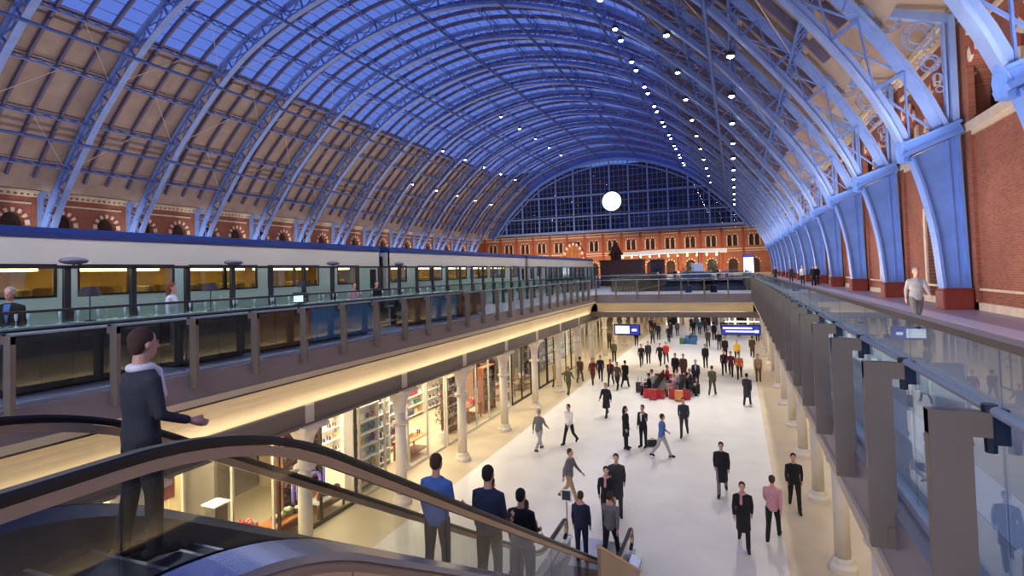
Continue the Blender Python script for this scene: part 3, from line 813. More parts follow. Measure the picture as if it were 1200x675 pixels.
def bar_lamp(y, lab, x=-12.2):
    r = thing('table_lamp', lab, 'lamp', (x,y,1.07))
    b = MB(); b.lathe([(.09,0),(.09,.02),(.02,.04),(.015,.06)],(0,0,0),12); b.build('lamp_base', M_STEELD, r)
    b = MB(); b.lathe([(.012,.05),(.012,.66)],(0,0,0),8); b.build('stem', M_STEELD, r)
    b = MB(); b.loft([[(q*math.cos(2*PI*k/20),q*math.sin(2*PI*k/20),zz) for q,zz in ((.21,.5),(.12,.70),(.11,.70),(.2,.5))] for k in range(20)],0,False,True); b.build('lamp_shade', mat('shade_dark', rgb(46,42,48), .7), r)
    b = MB(); b.sphere((0,0,.6),.05,8,6); b.build('bulb', M_LAMPW, r)
bar_lamp(7.3, 'dark shaded table lamp on the bar counter, beside the man in the blue shirt')
bar_lamp(10.1, 'dark shaded table lamp on the bar counter, beside the woman in the pale top')
bar_lamp(13.3, 'dark shaded table lamp on the bar counter, above the glowing till screen')
sc = thing('till_screen', 'small glowing till screen tilted on the bar counter', 'screen', (-11.95,12.85,1.07), .35)
b = MB(); b.beam((0,.02,.17),(0,.08,.34),.4,.03,(0,-1,.3)); b.box(-.16,-.02,.05,.16,.02,.3); b.build('casing', M_BLACKM, sc)
b = MB(); b.box(-.14,-.03,.07,.14,-.021,.28); b.build('display', M_SCREENW, sc)
b = MB(); b.cbox(-.1,-.08,0,.1,.1,.02,.005); b.box(-.02,0,.02,.02,.04,.12); b.build('stand', M_BLACKM, sc)
M_BOOTHD = mat('booth_dark', rgb(52,46,48), .5, 0, .15, 2)
def booth(y0, y1, lab, kind):
    r = thing('bar_booth', lab, 'bench', (-11.05,(y0+y1)/2,0)); h = (y1-y0)/2
    b = MB(); b.cbox(-.06,-h,.06,.06,h,.98,.015)
    for k in range(int(h*2/.5)): b.box(.06,-h+.1+k*.5,.12,.075,-h+.5+k*.5,.9)
    b.build('back_panel', (M_BLUEP, M_WOOD, M_BOOTHD)[kind], r)
    b = MB(); b.cbox(-.62,-h+.05,.38,-.06,h-.05,.48,.02); b.build('seat', M_BLACKL if kind else M_BLUEP, r)
    b = MB(); b.box(-.55,-h+.1,0,-.1,h-.1,.38); b.build('plinth_base', M_BLACKM, r)
    b = MB(); b.cbox(-.08,-h-.01,.98,.08,h+.01,1.02,.01); b.build('cap_rail', M_STEELD, r)
booth(5.2,7.9,'dark panelled bar booth nearest the left frame edge',2)
booth(8.2,10.2,'dark panelled bar booth, second behind the left balustrade',2)
booth(10.4,12.3,'brown wood panelled bar booth just before the blue one',1)
booth(12.4,15.1,'blue upholstered bar booth, the larger of the two blue ones',0)
booth(17.2,18.7,'brown wood panelled bar booth between the two blue ones',1)
booth(18.9,21.0,'blue upholstered bar booth, the farther of the two blue ones',0)
booth(21.3,23.4,'brown wood panelled bar booth farthest along the deck',1)
for k,(y,lab) in enumerate(((15.5,'nearer'),(16.5,'farther'))):
    r = thing('bar_stool', 'dark bar stool in the gap between the booths, the %s one' % lab, 'stool', (-11.3,y,0))
    b = MB(); b.lathe([(.2,0),(.2,.02),(.03,.05),(.03,.7)],(0,0,0),12); b.build('pedestal', M_STEEL, r)
    b = MB(); b.lathe([(.17,.7),(.19,.73),(.19,.78),(.15,.8)],(0,0,0),14); b.build('seat', M_BLACKL, r)
    b = MB(); b.tube([(.14*math.cos(2*PI*i/16),.14*math.sin(2*PI*i/16),.3) for i in range(16)],.01,5,0,True)
    for i in range(4): b.beam((0,0,.3),(.14*math.cos(PI*i/2),.14*math.sin(PI*i/2),.3),.012,.012)
    b.build('foot_ring', M_STEEL, r)

# ------------------------------------------------------------------ far end of the deck
k = thing('kiosk', 'dark brown boxy kiosk with a round emblem beyond the end of the train', 'kiosk', (-12.6,67,0))
b = MB(); b.box(-2.4,-1.5,0,2.4,1.5,2.9); b.box(-2.45,-1.55,0,2.45,1.55,.2)
for i in range(9): b.box(-2.4+.6*i-.01,-1.53,.2,-2.4+.6*i+.01,-1.5,2.8)
b.build('walls', mat('kiosk_brown', rgb(84,52,44), .55, 0, .1, 2), k)
b = MB(); b.box(-2.55,-1.65,2.9,2.55,1.65,3.05); b.build('roof', mat('kiosk_roof', rgb(70,44,38), .6), k)
b = MB(); b.prism([(1.35+.28*math.cos(a*PI/10),1.0+.28*math.sin(a*PI/10)) for a in range(20)], fy, -1.58, -1.5); b.prism([(1.35+.12*math.cos(a*PI/10),1.0+.12*math.sin(a*PI/10)) for a in range(20)], fy, -1.6, -1.58, 1); b.build('emblem', [M_BLACKM, M_CREAM], k)
k = thing('cafe_cabin', 'smaller grey cabin standing right of the dark brown kiosk', 'cabin', (-11.4,89.5,0))
b = MB(); b.box(-1.0,-1,0,1.0,1,3.2); b.build('walls', mat('cabin_grey', rgb(96,80,84), .6), k)
b = MB(); b.box(-1.1,-1.1,3.2,1.1,1.1,3.35); b.build('roof', M_STEELD, k)
b = MB(); b.box(-.5,-1.02,1.0,.5,-1.0,2.0); b.build('hatch', M_STEELD, k)
s = thing('sculpture', 'tall abstract bronze sculpture on a stone base in front of the end wall', 'sculpture', (-25.2,126,0))
b = MB(); b.lathe([(1.6,0),(1.6,1.4),(1.5,1.6)],(0,0,0),20); b.build('base', M_STONE, s)
b = MB()
for sg in (-1,1): b.tube([(sg*.9,0,1.6),(sg*.75,.1,3.2),(sg*.5,0,4.6),(sg*.42,-.1,6.2),(sg*.15,0,7.4),(sg*-.2,.1,8.2)],[.5,.62,.7,.8,.5,.3],10)
b.tube([(-1.6,0,5.3),(-.6,-.5,6.0),(.6,-.5,6.0),(1.6,0,5.4)],[.2,.35,.35,.2],8); b.build('form', mat('bronze_cast', rgb(120,84,58), .4, .7, .15, 1.5), s, smooth=True)
c = thing('canopy', 'long white lit canopy across the front of the brick end wall', 'canopy', (-14.4,134,0))
b = MB(); b.prism([(-12.5,5.2),(-11,5.75),(-6,6.15),(0,6.3),(6,6.2),(12.6,6.1),(12.6,5.3),(6,5.5),(0,5.45),(-6,5.25)], fy, -2.2, 2.2); b.build('fabric_roof', mat('canopy_white_glow', rgb(250,246,232), .6, 0, .02, 1, (1,.93,.78,1), .55), c)  # glow in the fabric stands in for lamplight falling on it
for i in range(6): b = MB(); b.box(-11+4.4*i-.08,-1.9,0,-11+4.4*i+.08,-1.7,5.6); b.build('post', M_STEELD, c)
for i in range(11): b = MB(); b.sphere((-10.5+2.1*i,-1.5,4.8),.2,8,5); b.tube([(-10.5+2.1*i,-1.5,4.95),(-10.5+2.1*i,-1.5,5.4)],.03,5); b.build('lamp_globe', M_LAMPW, c)
def totem(x,y,lab,w,h,face):
    t = thing('sign_totem', lab, 'sign', (x,y,0))
    b = MB(); b.cbox(-w/2-.08,-.15,0,w/2+.08,.15,h,.03); b.build('housing', M_STEELD, t)
    b = MB(); b.box(-w/2,-.17,.9,w/2,-.15,h-.55); b.build('lit_panel', face, t)
    b = MB(); b.box(-w/2,-.17,h-.5,w/2,-.15,h-.1); b.build('header', M_SCREENB, t)
totem(1.9,98,'white lit sign totem with a blue header near the right end wall',1.5,3.9,M_SCREENW)
v = thing('luggage_kiosk', 'pale blue lit kiosk on the deck between the cabin and the right balustrade', 'kiosk', (-5.8,92,0))
b = MB(); b.box(-2.2,-1,0,2.2,1,1.2); b.build('counter', mat('kiosk_blue', rgb(150,156,190), .5), v)
b = MB(); b.box(-.7,-.8,1.2,1.0,.8,2.6); b.build('sign_box', mat('kiosk_pale', rgb(190,200,240), .5, 0, .03, 1, (.6,.68,1,1), .3), v)
b = MB(); b.prism([(-2.4,1.2),(2.4,1.2),(2.2,1.35),(-2.2,1.35)], fy, -1.1, 1.1); b.build('counter_top', M_WHITE, v)
# potted trees by the cross bridge
def potted(x,y,lab,h=2.4):
    p = thing('potted_tree', lab, 'plant', (x,y,0))
    b = MB(); b.lathe([(.24,0),(.3,.5),(.33,.52),(.28,.5),(.05,.46)],(0,0,0),12); b.build('pot', M_BLACKM, p)
    b = MB(); b.tube([(0,0,.45),(.03,.02,1.0),(-.02,0,h-.7)],[.035,.03,.02],6); b.build('trunk', M_WOOD, p)
    b = MB(); rr = random.Random(int(x*10+y))
    for i in range(260):
        a = rr.uniform(0,2*PI); e = rr.uniform(-1,1); q = .5*rr.random()**.4
        cx_,cy_,cz_ = q*math.cos(a)*math.sqrt(1-e*e), q*math.sin(a)*math.sqrt(1-e*e), h-.6+q*e*1.2
        d = Vector((rr.uniform(-1,1),rr.uniform(-1,1),rr.uniform(-.6,.8))).normalized()*.11; sd = d.cross(Vector((0,0,1)))*.4
        c0 = Vector((cx_,cy_,cz_)); b.add([c0-d, c0+sd, c0+d, c0-sd],[(0,1,2,3)])
    b.build('foliage', mat('leaf_green', rgb(70,96,58), .6, 0, .25, 5), p)
potted(-3.4,44.2,'leafy potted tree behind the cross bridge glass, left one')
potted(-1.6,44.0,'leafy potted tree behind the cross bridge glass, right one')
# hanging departure boards below the bridge
def board(x,y,z,w,h,lab,rows):
    t = thing('departure_board', lab, 'sign', (x,y,z))
    b = MB(); b.cbox(-w/2-.06,-.1,-.06,w/2+.06,.12,h+.06,.02); b.build('housing', M_BLACKM, t)
    b = MB(); b.box(-w/2,-.115,0,w/2,-.1,h); b.build('screen', M_SCREENB, t)
    b = MB()
    for (a,c,d,e) in rows: b.box(-w/2+a*w,-.125,c*h,-w/2+d*w,-.115,e*h)
    b.build('text_rows', M_SCREENW, t)
    for sg in (-1,1): b = MB(); b.tube([(sg*w*.35,0,h),(sg*w*.35,0,-1.65-z)],.025,6); b.build('hanger', M_STEELD, t)
board(-7.9,42.9,-3.1,1.85,.72,'blue and white hanging departure board at the left below the cross bridge',[(.03,.1,.6,.9),(.7,.35,.9,.6)])
board(.15,43.2,-3.0,2.5,.62,'blue hanging departure board with white lines at the right below the cross bridge',[(.02,.62,.8,.8),(.1,.25,.85,.42),(.86,.2,.97,.5)])
b = MB(); b.box(-.9,43.7,-2.2,1.4,43.78,-2.1); b.box(-.6,43.72,-2.1,-.56,43.76,-1.75); b.box(1.06,43.72,-2.1,1.1,43.76,-1.75)
tag(b.build('hanging_light_bar', mat('bar_white',(1,1,1,1),.5,0,0,1,(1,.97,.92,1),1.5)), 'thin white light bar above the right-hand departure board', 'light')
# ------------------------------------------------------------------ escalators
def escalator(label, xr, xl, near=False, clad=True):
    """right handrail at xr, left at xl; top level z=0, bottom z=ZF"""
    r = thing('escalator', label, 'escalator', (0,0,0))
    H = .96
    def centre(off):   # handrail-type path shifted down by off from the handrail line
        pts = [(-1.0,H),(.6,H),(1.6,H)]
        # smooth upper bend
        m = .577; LB = 1.55
        for k in range(11):
            t = k/10; y = 1.75+t*LB; pts.append((y, H-m*.5*(y-1.75)**2/LB))
        y1, z1 = pts[-1]; yb0 = 12.0; zb = z1-m*(yb0-y1)
        for k in range(1,9): y = y1+(yb0-y1)*k/8; pts.append((y, z1-m*(y-y1)))
        L = (zb-(ZF+H))/(m*.5)
        for k in range(1,7):
            t = k/6; pts.append((yb0+L*t, zb-m*(L*t-.5*L*t*t)))
        pts.append((14.4, pts[-1][1]))
        return [(y, z-off) for y,z in pts]
    hp = centre(0)
    for x,nm in ((xr,'r'),(xl,'l')):
        b = MB(); path = [Vector((x,y,z)) for y,z in hp]
        e = path[-1]
        path += [e+Vector((0,.14,-.04)), e+Vector((0,.22,-.16)), e+Vector((0,.24,-.3)), e+Vector((0,.17,-.44)), e+Vector((0,.02,-.5))]
        n = len(path); rings = []
        for i,p in enumerate(path):
            d = (path[min(i+1,n-1)]-path[max(i-1,0)]).normalized(); u = Vector((1,0,0)).cross(d); u.normalize()
            R = []
            for a,c in ((-.04,-.02),(-.045,.012),(-.03,.032),(.03,.032),(.045,.012),(.04,-.02)): R.append(p+Vector((1,0,0))*a+u*c)
            rings.append(R)
        b.loft(rings); b.build('handrail', M_BLACK, r, smooth=False)
        b = MB(); rr = []
        for i,p in enumerate(path[:-1]):
            d = (path[min(i+1,n-1)]-path[max(i-1,0)]).normalized(); u = Vector((1,0,0)).cross(d).normalized()
            rr.append([p+Vector((a,0,0))+u*c for a,c in ((-.035,-.085),(-.035,-.025),(.035,-.025),(.035,-.085))])
        b.loft(rr); b.build('rail_profile', M_BRONZEL, r)
        # glass balustrade panels
        lo = centre(.64); segs = []
        ys = [-.9, 1.78, 3.3, 4.9, 6.5, 8.1, 9.7, 11.3, 12.9, 14.5]
        hz = lambda P,y: next((a[1]+(c[1]-a[1])*(y-a[0])/(c[0]-a[0]) for a,c in zip(P,P[1:]) if a[0]<=y<=c[0]), P[-1][1])
        for a,c in zip(ys,ys[1:]):
            g = MB(); n2 = 6; rings = []
            for i in range(n2+1):
                y = a+.008+(c-a-.016)*i/n2
                rings.append([(x-.006,y,hz(lo,y)),(x+.006,y,hz(lo,y)),(x+.006,y,hz(hp,y)-.08),(x-.006,y,hz(hp,y)-.08)])
            g.loft(rings); g.build('glass_panel', M_GLASS_E, r)
        # decking on both sides of the glass
        so = 1 if x == xr else -1
        b = MB(); rings = []
        for y,z in lo: rings.append([(x+so*.02,y,z+.03),(x+so*.27,y,z-.02),(x+so*.28,y,z-.07),(x+so*.02,y,z-.07)])
        b.loft(rings); b.build('outer_decking', M_DECKING, r)
        b = MB(); rings = []
        for y,z in lo: rings.append([(x-so*.02,y,z+.03),(x-so*.16,y,z-.04),(x-so*.18,y,z-.36),(x-so*.02,y,z-.4)])
        b.loft(rings); b.build('inner_skirt', M_SKIRT, r)
        b = MB(); rings = []
        for y,z in lo: rings.append([(x+so*.255,y,z-.07),(x+so*.275,y,z-.11),(x+so*.255,y,z-.15),(x+so*.2,y,z-.15)])
        b.loft(rings); b.build('edge_trim', M_CLADD, r)
        # cladding panels
        ysc = [-.9, .6, 1.9, 3.15, 5.1, 7.1, 9.1, 11.1, 13.0]
        for a,c in zip(ysc,ysc[1:]):
            g = MB(); rings = []
            for i in range(7):
                y = a+.01+(c-a-.02)*i/6; z = hz(lo,y)-.13; zb = max(z-1.25, ZF)
                rings.append([(x+so*.24,y,z),(x+so*.255,y,z-.02),(x+so*.255,y,zb),(x+so*.22,y,zb)])
            g.loft(rings); g.build('cladding_panel', M_CLAD, r)
        b = MB(); b.cbox(x-.07,14.25,ZF,x+.07,14.75,ZF+.34,.02); b.build('newel', M_STEEL, r)
    if near:
        g = MB(); rings = []
        for i in range(7):
            y = 10.15+4.2*i/6; z = -3.24-.6*(y-10.15)
            rings.append([(xr+.2,y,z),(xr+.26,y,z),(xr+.26,y,max(z-1.5,ZF)),(xr+.2,y,max(z-1.5,ZF))])
        g.loft(rings); g.build('guard_panel', M_CLADD, r)
        g = MB(); rings = []
        for i in range(7):
            y = 10.12+4.24*i/6; z = -3.24-.6*(y-10.15)
            rings.append([(xr+.19,y,z+.02),(xr+.27,y,z+.02),(xr+.27,y,z-.03),(xr+.19,y,z-.03)])
        g.loft(rings); g.build('guard_capping', M_CLAD, r)
    # steps
    lo = centre(H); b = MB()
    xa, xb = min(xl,xr)+.19, max(xl,xr)-.19
    y = 2.6
    steps = []
    zt = lambda y: hz(lo,y)
    y = 1.0
    while y < 14.0:
        z = zt(y+.2); z2 = zt(min(y+.6,14.4))
        b.box(xa,y,z-.02,xb,y+.4,z,0); b.box(xa,y+.385,min(z2,z)-.02,xb,y+.4,z,0)
        b.box(xa,y+.37,z-.003,xb,y+.4,z+.003,1); y += .4
    b.build('steps', [M_STEELD, M_STEEL], r)
    b = MB(); b.box(xa,-.9,-.02,xb,1.0,.012); b.build('comb_plate', M_STEEL, r); b = MB(); b.box(xa,14.0,ZF-.01,xb,15.6,ZF+.012); b.build('comb_plate', M_STEEL, r)
    b = MB(); rings = []
    for y,z in centre(H+1.15): rings.append([(xa-.3,y,max(z,ZF+.01)),(xb+.3,y,max(z,ZF+.01)),(xb+.3,y,max(z-.08,ZF)),(xa-.3,y,max(z-.08,ZF))])
    b.loft(rings); b.build('soffit', M_STEELD, r)
    return centre(H)
M_BRONZEL = mat('handrail_profile', rgb(188,162,132), .4, .4, .05, 2)
M_GLASS_E = glass('escalator_glass', (.90,.91,.89,1), 1.4)
STEPL = escalator('escalator with beige outer cladding and glass sides descending across the lower left foreground', -2.75, -4.5, True)
def step_z(y):
    return next((a[1]+(c[1]-a[1])*(y-a[0])/(c[0]-a[0]) for a,c in zip(STEPL,STEPL[1:]) if a[0]<=y<=c[0]), ZF)
lp = MB(); lp.box(-4.8,-6,-.28,-2.5,.25,-.005); struct(lp, 'landing', M_STEELD)
sp_ = thing('floor_sign', 'small square sign on a slim post just left of the foot of the escalator', 'sign', (-4.75,15.5,ZF))
b = MB(); b.lathe([(.14,0),(.14,.02),(.02,.04),(.02,1.0)],(0,0,0),10); b.build('post', M_STEEL, sp_)
b = MB(); b.cbox(-.16,-.02,1.0,.16,.02,1.34,.01); b.build('frame', M_WHITE, sp_)
b = MB(); b.box(-.12,-.03,1.04,.12,-.02,1.3); b.build('panel', M_STEELD, sp_)

gr = thing('guard_rail', 'black hooped guard rail standing left of the foot of the escalator', 'rail', (-5.55,14.4,ZF))
b = MB(); b.tube([(0,-1.2,0),(0,-1.2,.75),(0,-1.12,.93),(0,-.95,1.0),(0,-.05,1.0),(0,.12,.93),(0,.2,.75),(0,.2,0)],.035,8); b.build('hoop', M_BLACKM, gr, smooth=True)
b = MB(); b.box(-.01,-1.15,.12,.01,.15,.85); b.build('glass_panel', M_GLASS_E, gr)
b = MB(); b.lathe([(.08,0),(.08,.02)],(0,-1.2,0),10); b.build('foot_plate', M_STEELD, gr)
b = MB(); b.lathe([(.08,0),(.08,.02)],(0,.2,0),10); b.build('foot_plate', M_STEELD, gr)

# ------------------------------------------------------------------ shops on the left gallery
SXF = -12.15; SXB = -16.6; ZC = -2.05
PAL = [rgb(196,60,60),rgb(230,210,160),rgb(60,80,130),rgb(90,130,80),rgb(220,140,80),rgb(120,60,110),rgb(240,236,226),rgb(70,48,40),rgb(200,160,60),rgb(150,180,200)]
PM = [mat('goods_%s' % n, c, .5, 0, .1, 8) for n, c in zip(('red','cream','navy','green','orange','plum','white','brown','ochre','pale_blue'), PAL)]
rs = random.Random(11)
gm = {}
def goods(kind):
    """prototype mesh for a small product"""
    if kind in gm: return gm[kind]
    b = MB()
    if kind == 'gift_box':
        b.cbox(-.09,-.09,0,.09,.09,.16,.012,0); b.box(-.095,-.02,0,.095,.02,.165,1); b.box(-.02,-.095,0,.02,.095,.165,1); b.tube([(-.05,0,.17),(-.03,0,.21),(0,0,.17),(.03,0,.21),(.05,0,.17)],.008,5,1)
    elif kind == 'bottle':
        b.lathe([(.05,0),(.055,.02),(.055,.2),(.02,.28),(.02,.36),(.024,.37)],(0,0,0),10,0); b.lathe([(.057,.06),(.057,.16)],(0,0,0),10,1)
    elif kind == 'handbag':
        b.loft([[(-.06,-.13,0),(.06,-.13,0),(.06,.13,0),(-.06,.13,0)],[(-.04,-.11,.2),(.04,-.11,.2),(.04,.11,.2),(-.04,.11,.2)]],0); b.tube([(0,-.07,.2),(0,-.05,.29),(0,.05,.29),(0,.07,.2)],.01,5,1)
    elif kind == 'plate':
        b.loft([[(-y,q*math.cos(2*PI*k/18),q*math.sin(2*PI*k/18)+.12) for k in range(18)] for q,y in ((.12,0),(.085,.02),(.0001,.025))],0); b.lathe([(.05,0),(.02,.03)],(-.03,0,0),8,1)
    elif kind == 'basket':
        b.lathe([(.09,0),(.13,.13),(.14,.14),(.11,.13),(.02,.08)],(0,0,0),14,0); b.sphere((.03,0,.14),.07,8,5,1); b.sphere((-.05,.03,.13),.055,8,5,1)
    elif kind == 'book':
        b.box(-.075,-.11,0,.075,-.105,.24,0); b.box(-.07,-.105,.005,.07,-.085,.235,1); b.box(-.075,-.085,0,.075,-.08,.24,0)
    me = b.build('tmp', [PM[0],PM[6]]); m = me.data; bpy.data.objects.remove(me); gm[kind] = m; return m
def product(kind, loc, ci, label, cat, group, sc=1.0, rz=0):
    o = link(kind, goods(kind), None, loc, rz); o.scale = (sc,)*3
    o.material_slots[0].link = 'OBJECT'; o.material_slots[0].material = PM[ci % len(PM)]
    return tag(o, label, cat, group)
def shelf(x, y, w, h, levels, lab, kind, cat, group, plab, face=0, m=None, dens=.32):
    """free shelving unit; back towards -x (face 0) with goods on each level"""
    r = thing('display_shelf', lab, 'shelf', (x,y,ZF)); d = .38
    b = MB(); b.box(-d/2,-w/2,0,-d/2+.03,w/2,h); b.build('back_board', m or M_WHITE, r)
    for s2 in (-1,1): b = MB(); b.box(-d/2,s2*w/2-.02,0,d/2,s2*w/2+.02,h); b.build('side_panel', m or M_WHITE, r)
    for i in range(levels):
        zz = .15+(h-.25)*i/(levels-.0)
        b = MB(); b.box(-d/2,-w/2,zz,d/2,w/2,zz+.03); b.build('shelf_board', m or M_WHITE, r)
        n = int(w/dens); zz += .004
        for k in range(n):
            product(kind, (x+.02, y-w/2+(k+.5)*w/n, ZF+zz+.03), rs.randrange(10), plab, cat, group, rs.uniform(.85,1.2) if kind != 'basket' else rs.uniform(.78,.95))
    b = MB(); b.box(-d/2,-w/2-.03,h,d/2+.02,w/2+.03,h+.06); b.build('cornice', m or M_WHITE, r)
    return r
def table(x, y, w, l, lab, kind, cat, group, plab, n, top=None, h=.8):
    r = thing('display_table', lab, 'table', (x,y,ZF))
    b = MB(); b.cbox(-w/2,-l/2,h-.05,w/2,l/2,h,.01); b.build('table_top', top or M_WHITE, r)
    for sx in (-1,1):
        for sy in (-1,1): b = MB(); b.box(sx*(w/2-.05)-.03,sy*(l/2-.05)-.03,0,sx*(w/2-.05)+.03,sy*(l/2-.05)+.03,h-.05); b.build('leg', M_WOOD, r)
    b = MB(); b.box(-w/2+.06,-l/2+.06,.2,w/2-.06,l/2-.06,.24); b.build('lower_shelf', M_WOOD, r)
    for k in range(n):
        product(kind, (x+rs.uniform(-w/2+.15,w/2-.15), y-l/2+.15+(l-.3)*(k+.5)/n, ZF+h), rs.randrange(10), plab, cat, group, rs.uniform(.9,1.25), rs.uniform(0,3))
    return r
def shop(idx, y0, y1, frame, wallm, light, lab, lcol=(1,.86,.62)):
    w = MB()
    w.box(SXB-.1,y0,ZF,SXB,y1,ZC,0); w.box(SXB,y0-.06,ZF,-14.6,y0+.06,ZC,0); w.box(SXB,y0,ZC-.06,SXF,y1,ZC,1)
    struct(w, 'wall_shop', [wallm, M_WHITE if light > 0 else M_SOFFIT])
    s = thing('shopfront', lab, 'shopfront', (SXF,(y0+y1)/2,ZF)); h = (y1-y0)/2; T = ZC-ZF
    n = max(2, int(round((y1-y0)/1.45))); b = MB()
    for k in range(n+1): b.box(-.05,-h+2*h*k/n-.03,0,.03,-h+2*h*k/n+.03,T)
    b.box(-.05,-h,0,.04,h,.1); b.box(-.05,-h,T-.5,.06,h,T-.42); b.box(-.05,-h,T-.05,.04,h,T); b.build('frame', frame, s)
    for k in range(n):
        b = MB(); b.box(-.012,-h+2*h*k/n+.03,.1,0,-h+2*h*(k+1)/n-.03,T-.5); b.build('glass_pane', M_SHOPGLASS, s)
    b = MB(); b.box(-.04,-h,T-.42,0.0,h,T-.05); b.build('fascia_sign', frame, s)
    if light > 0:
        area('shop_light', ((SXB+SXF)/2,(y0+y1)/2,ZC-.1), SXF-SXB-.8, light, lcol, (0,0,0), y1-y0-.6)
    return s
DKF = mat('frame_dark', rgb(52,46,42), .5, .2); LTF = mat('frame_light', rgb(206,200,188), .5, 0)
M_BEIGEW = mat('shop_beige', rgb(232,210,164), .7); M_GREYW = mat('shop_grey', rgb(120,112,106), .7)
shop(0, 2.5, 12.0, LTF, M_BEIGEW, 1300, 'wide bright shopfront with beige walls, nearest, seen through the escalator glass')
shop(1, 12.2, 15.6, DKF, M_GREYW, 70, 'dark framed shopfront with violet lettering, second from the camera')
shop(2, 15.8, 21.8, LTF, M_BEIGEW, 620, 'brightly lit shopfront full of white shelves, third from the camera')
shop(3, 22.0, 29.5, LTF, M_BEIGEW, 480, 'bright shopfront of mixed goods, fourth from the camera')
shop(4, 29.7, 36.0, DKF, mat('shop_brown', rgb(150,110,80), .7), 150, 'dim brown shopfront, fifth from the camera')
shop(5, 36.2, 42.0, DKF, M_GREYW, 120, 'dark grey shopfront before the cross bridge, sixth from the camera')
shop(6, 42.2, 52.0, LTF, M_BEIGEW, 260, 'pale shopfront under the cross bridge, farthest of the left row')
# shop 0: poster wall, counters, white tables, lit plinth
pw_ = MB(); pw_.box(-15.7,2.6,ZF,-15.6,11.9,ZC-.1); pw_.box(-15.6,2.6,ZF,-15.56,11.9,ZF+.14,1); struct(pw_, 'wall_display', [M_BEIGEW, M_WHITE])
p = thing('wall_poster', 'dark red brown poster on the beige wall of the nearest shop', 'poster', (-15.57,11.2,-4.5))
b = MB(); b.box(-.03,-.42,0,.0,.42,1.2); b.build('frame', M_WOOD, p)
b = MB(); b.box(0,-.38,.04,.005,.38,1.16); b.box(.005,-.05,.5,.007,.2,.75,1); b.build('print', [mat('poster_brown', rgb(96,40,34), .6), M_CREAM], p)
table(-14.2,10.6,.9,1.4,'white topped display table with small boxes in the beige shop','gift_box','box','gift boxes on the near white table','small ribboned box on the white table of the beige shop',6)
table(-13.9,8.3,.8,1.5,'white topped display table with upright plates in the beige shop','plate','plate','plates on the near beige shop table','upright plate on the table of the beige shop',5)
c = thing('sales_counter', 'dark sales counter with a white top along the beige shop wall', 'counter', (-15.0,9.2,ZF))
b = MB(); b.box(-.3,-1.4,0,.3,1.4,.95); b.build('front', M_SOFFIT, c)
b = MB(); b.cbox(-.36,-1.46,.95,.36,1.46,1.0,.01); b.build('counter_top', M_WHITE, c)
p = thing('display_stand', 'tall dark display stand with a white top inside the beige shop', 'stand', (-13.4,11.2,ZF))
b = MB(); b.cbox(-.2,-.2,0,.2,.2,1.5,.01); b.build('body', M_SOFFIT, p)
b = MB(); b.cbox(-.26,-.26,1.5,.26,.26,1.54,.01); b.build('cap', M_WHITE, p)
shelf(-15.35,6.9,1.6,2.4,5,'white wall shelf of bottles behind the counter in the beige shop','bottle','bottle','bottles on the beige shop wall','bottle on the wall shelf behind the beige shop counter',0,None,.26)
table(-12.85,9.3,.7,1.0,'small white topped table with handbags in the beige shop window','handbag','bag','bags in the beige shop window','small handbag on the window table of the beige shop',3)
p = thing('flower_stand', 'pedestal of pink and red flowers in the beige shop window', 'plant', (-12.75,11.55-.05,ZF))
b = MB(); b.lathe([(.2,0),(.22,.5),(.26,.55),(.2,.56)],(0,0,0),12); b.build('pot', M_WHITE, p)
rr2 = random.Random(5); b = MB()
for i in range(46):
    a = rr2.uniform(0,2*PI); q = .36*rr2.random()**.5; b.sphere((q*math.cos(a),q*math.sin(a),.75+.3*(1-q/.36)+rr2.uniform(-.06,.06)), rr2.uniform(.04,.07), 7, 5, i%2)
b.tube([(0,0,.5),(0,0,.9)],.06,6,0); b.build('flowers', [PM[0], mat('petal_pink', rgb(226,140,130), .6, 0, .1, 5)], p)
p = thing('lit_plinth', 'violet glowing display plinth inside the beige shop window', 'plinth', (-12.75,10.3,ZF))
b = MB(); b.cbox(-.2,-.2,0,.2,.2,.9,.01); b.build('body', M_SCREENP, p)
b = MB(); b.cbox(-.26,-.26,.9,.26,.26,.94,.01); b.build('cap', M_WHITE, p)
def letters(text, x, y, z, size, mt, lab):
    cu = bpy.data.curves.new('lettering','FONT'); cu.body = text; cu.size = size; cu.extrude = .02; cu.align_x = 'CENTER'
    o = bpy.data.objects.new('sign_lettering', cu); COL.objects.link(o)
    dg = bpy.context.evaluated_depsgraph_get(); me = bpy.data.meshes.new_from_object(o.evaluated_get(dg)); bpy.data.objects.remove(o)
    me.materials.clear(); me.materials.append(mt)
    q = bpy.data.objects.new('sign_lettering', me); COL.objects.link(q); q.location = (x,y,z); q.rotation_euler = (PI/2,0,PI/2)
    return tag(q, lab, 'sign')
letters('lhOl', SXF+.06, 13.3, -4.62, .85, mat('letter_violet', rgb(150,130,200), .4, 0, 0, 1, (.35,.28,.7,1), .35), 'violet glowing letters on the dark shopfront beyond the nearest shop')
shelf(-13.6,14.2,1.1,2.6,6,'dark wooden shelf nearest the violet lettering','basket','basket','wicker baskets in the dark shop','round basket on the dark shelves behind the violet lettering',0,M_WOOD,.36)
shelf(-13.6,15.05,.5,2.6,6,'narrow dark wooden shelf farther from the violet lettering','basket','basket','wicker baskets in the dark shop','round basket on the dark shelves behind the violet lettering',0,M_WOOD,.25)
table(-12.75,14.7,.7,1.3,'low table of mixed white crockery just inside the dark shop','plate','plate','plates on the dark shop table','upright plate on the table inside the dark framed shop',9,None,.5)
table(-12.75,13.0,.7,1.3,'low table with an orange red cloth just inside the dark shop','basket','basket','baskets on the orange table','round basket on the orange table of the dark framed shop',4,PM[4],.5)
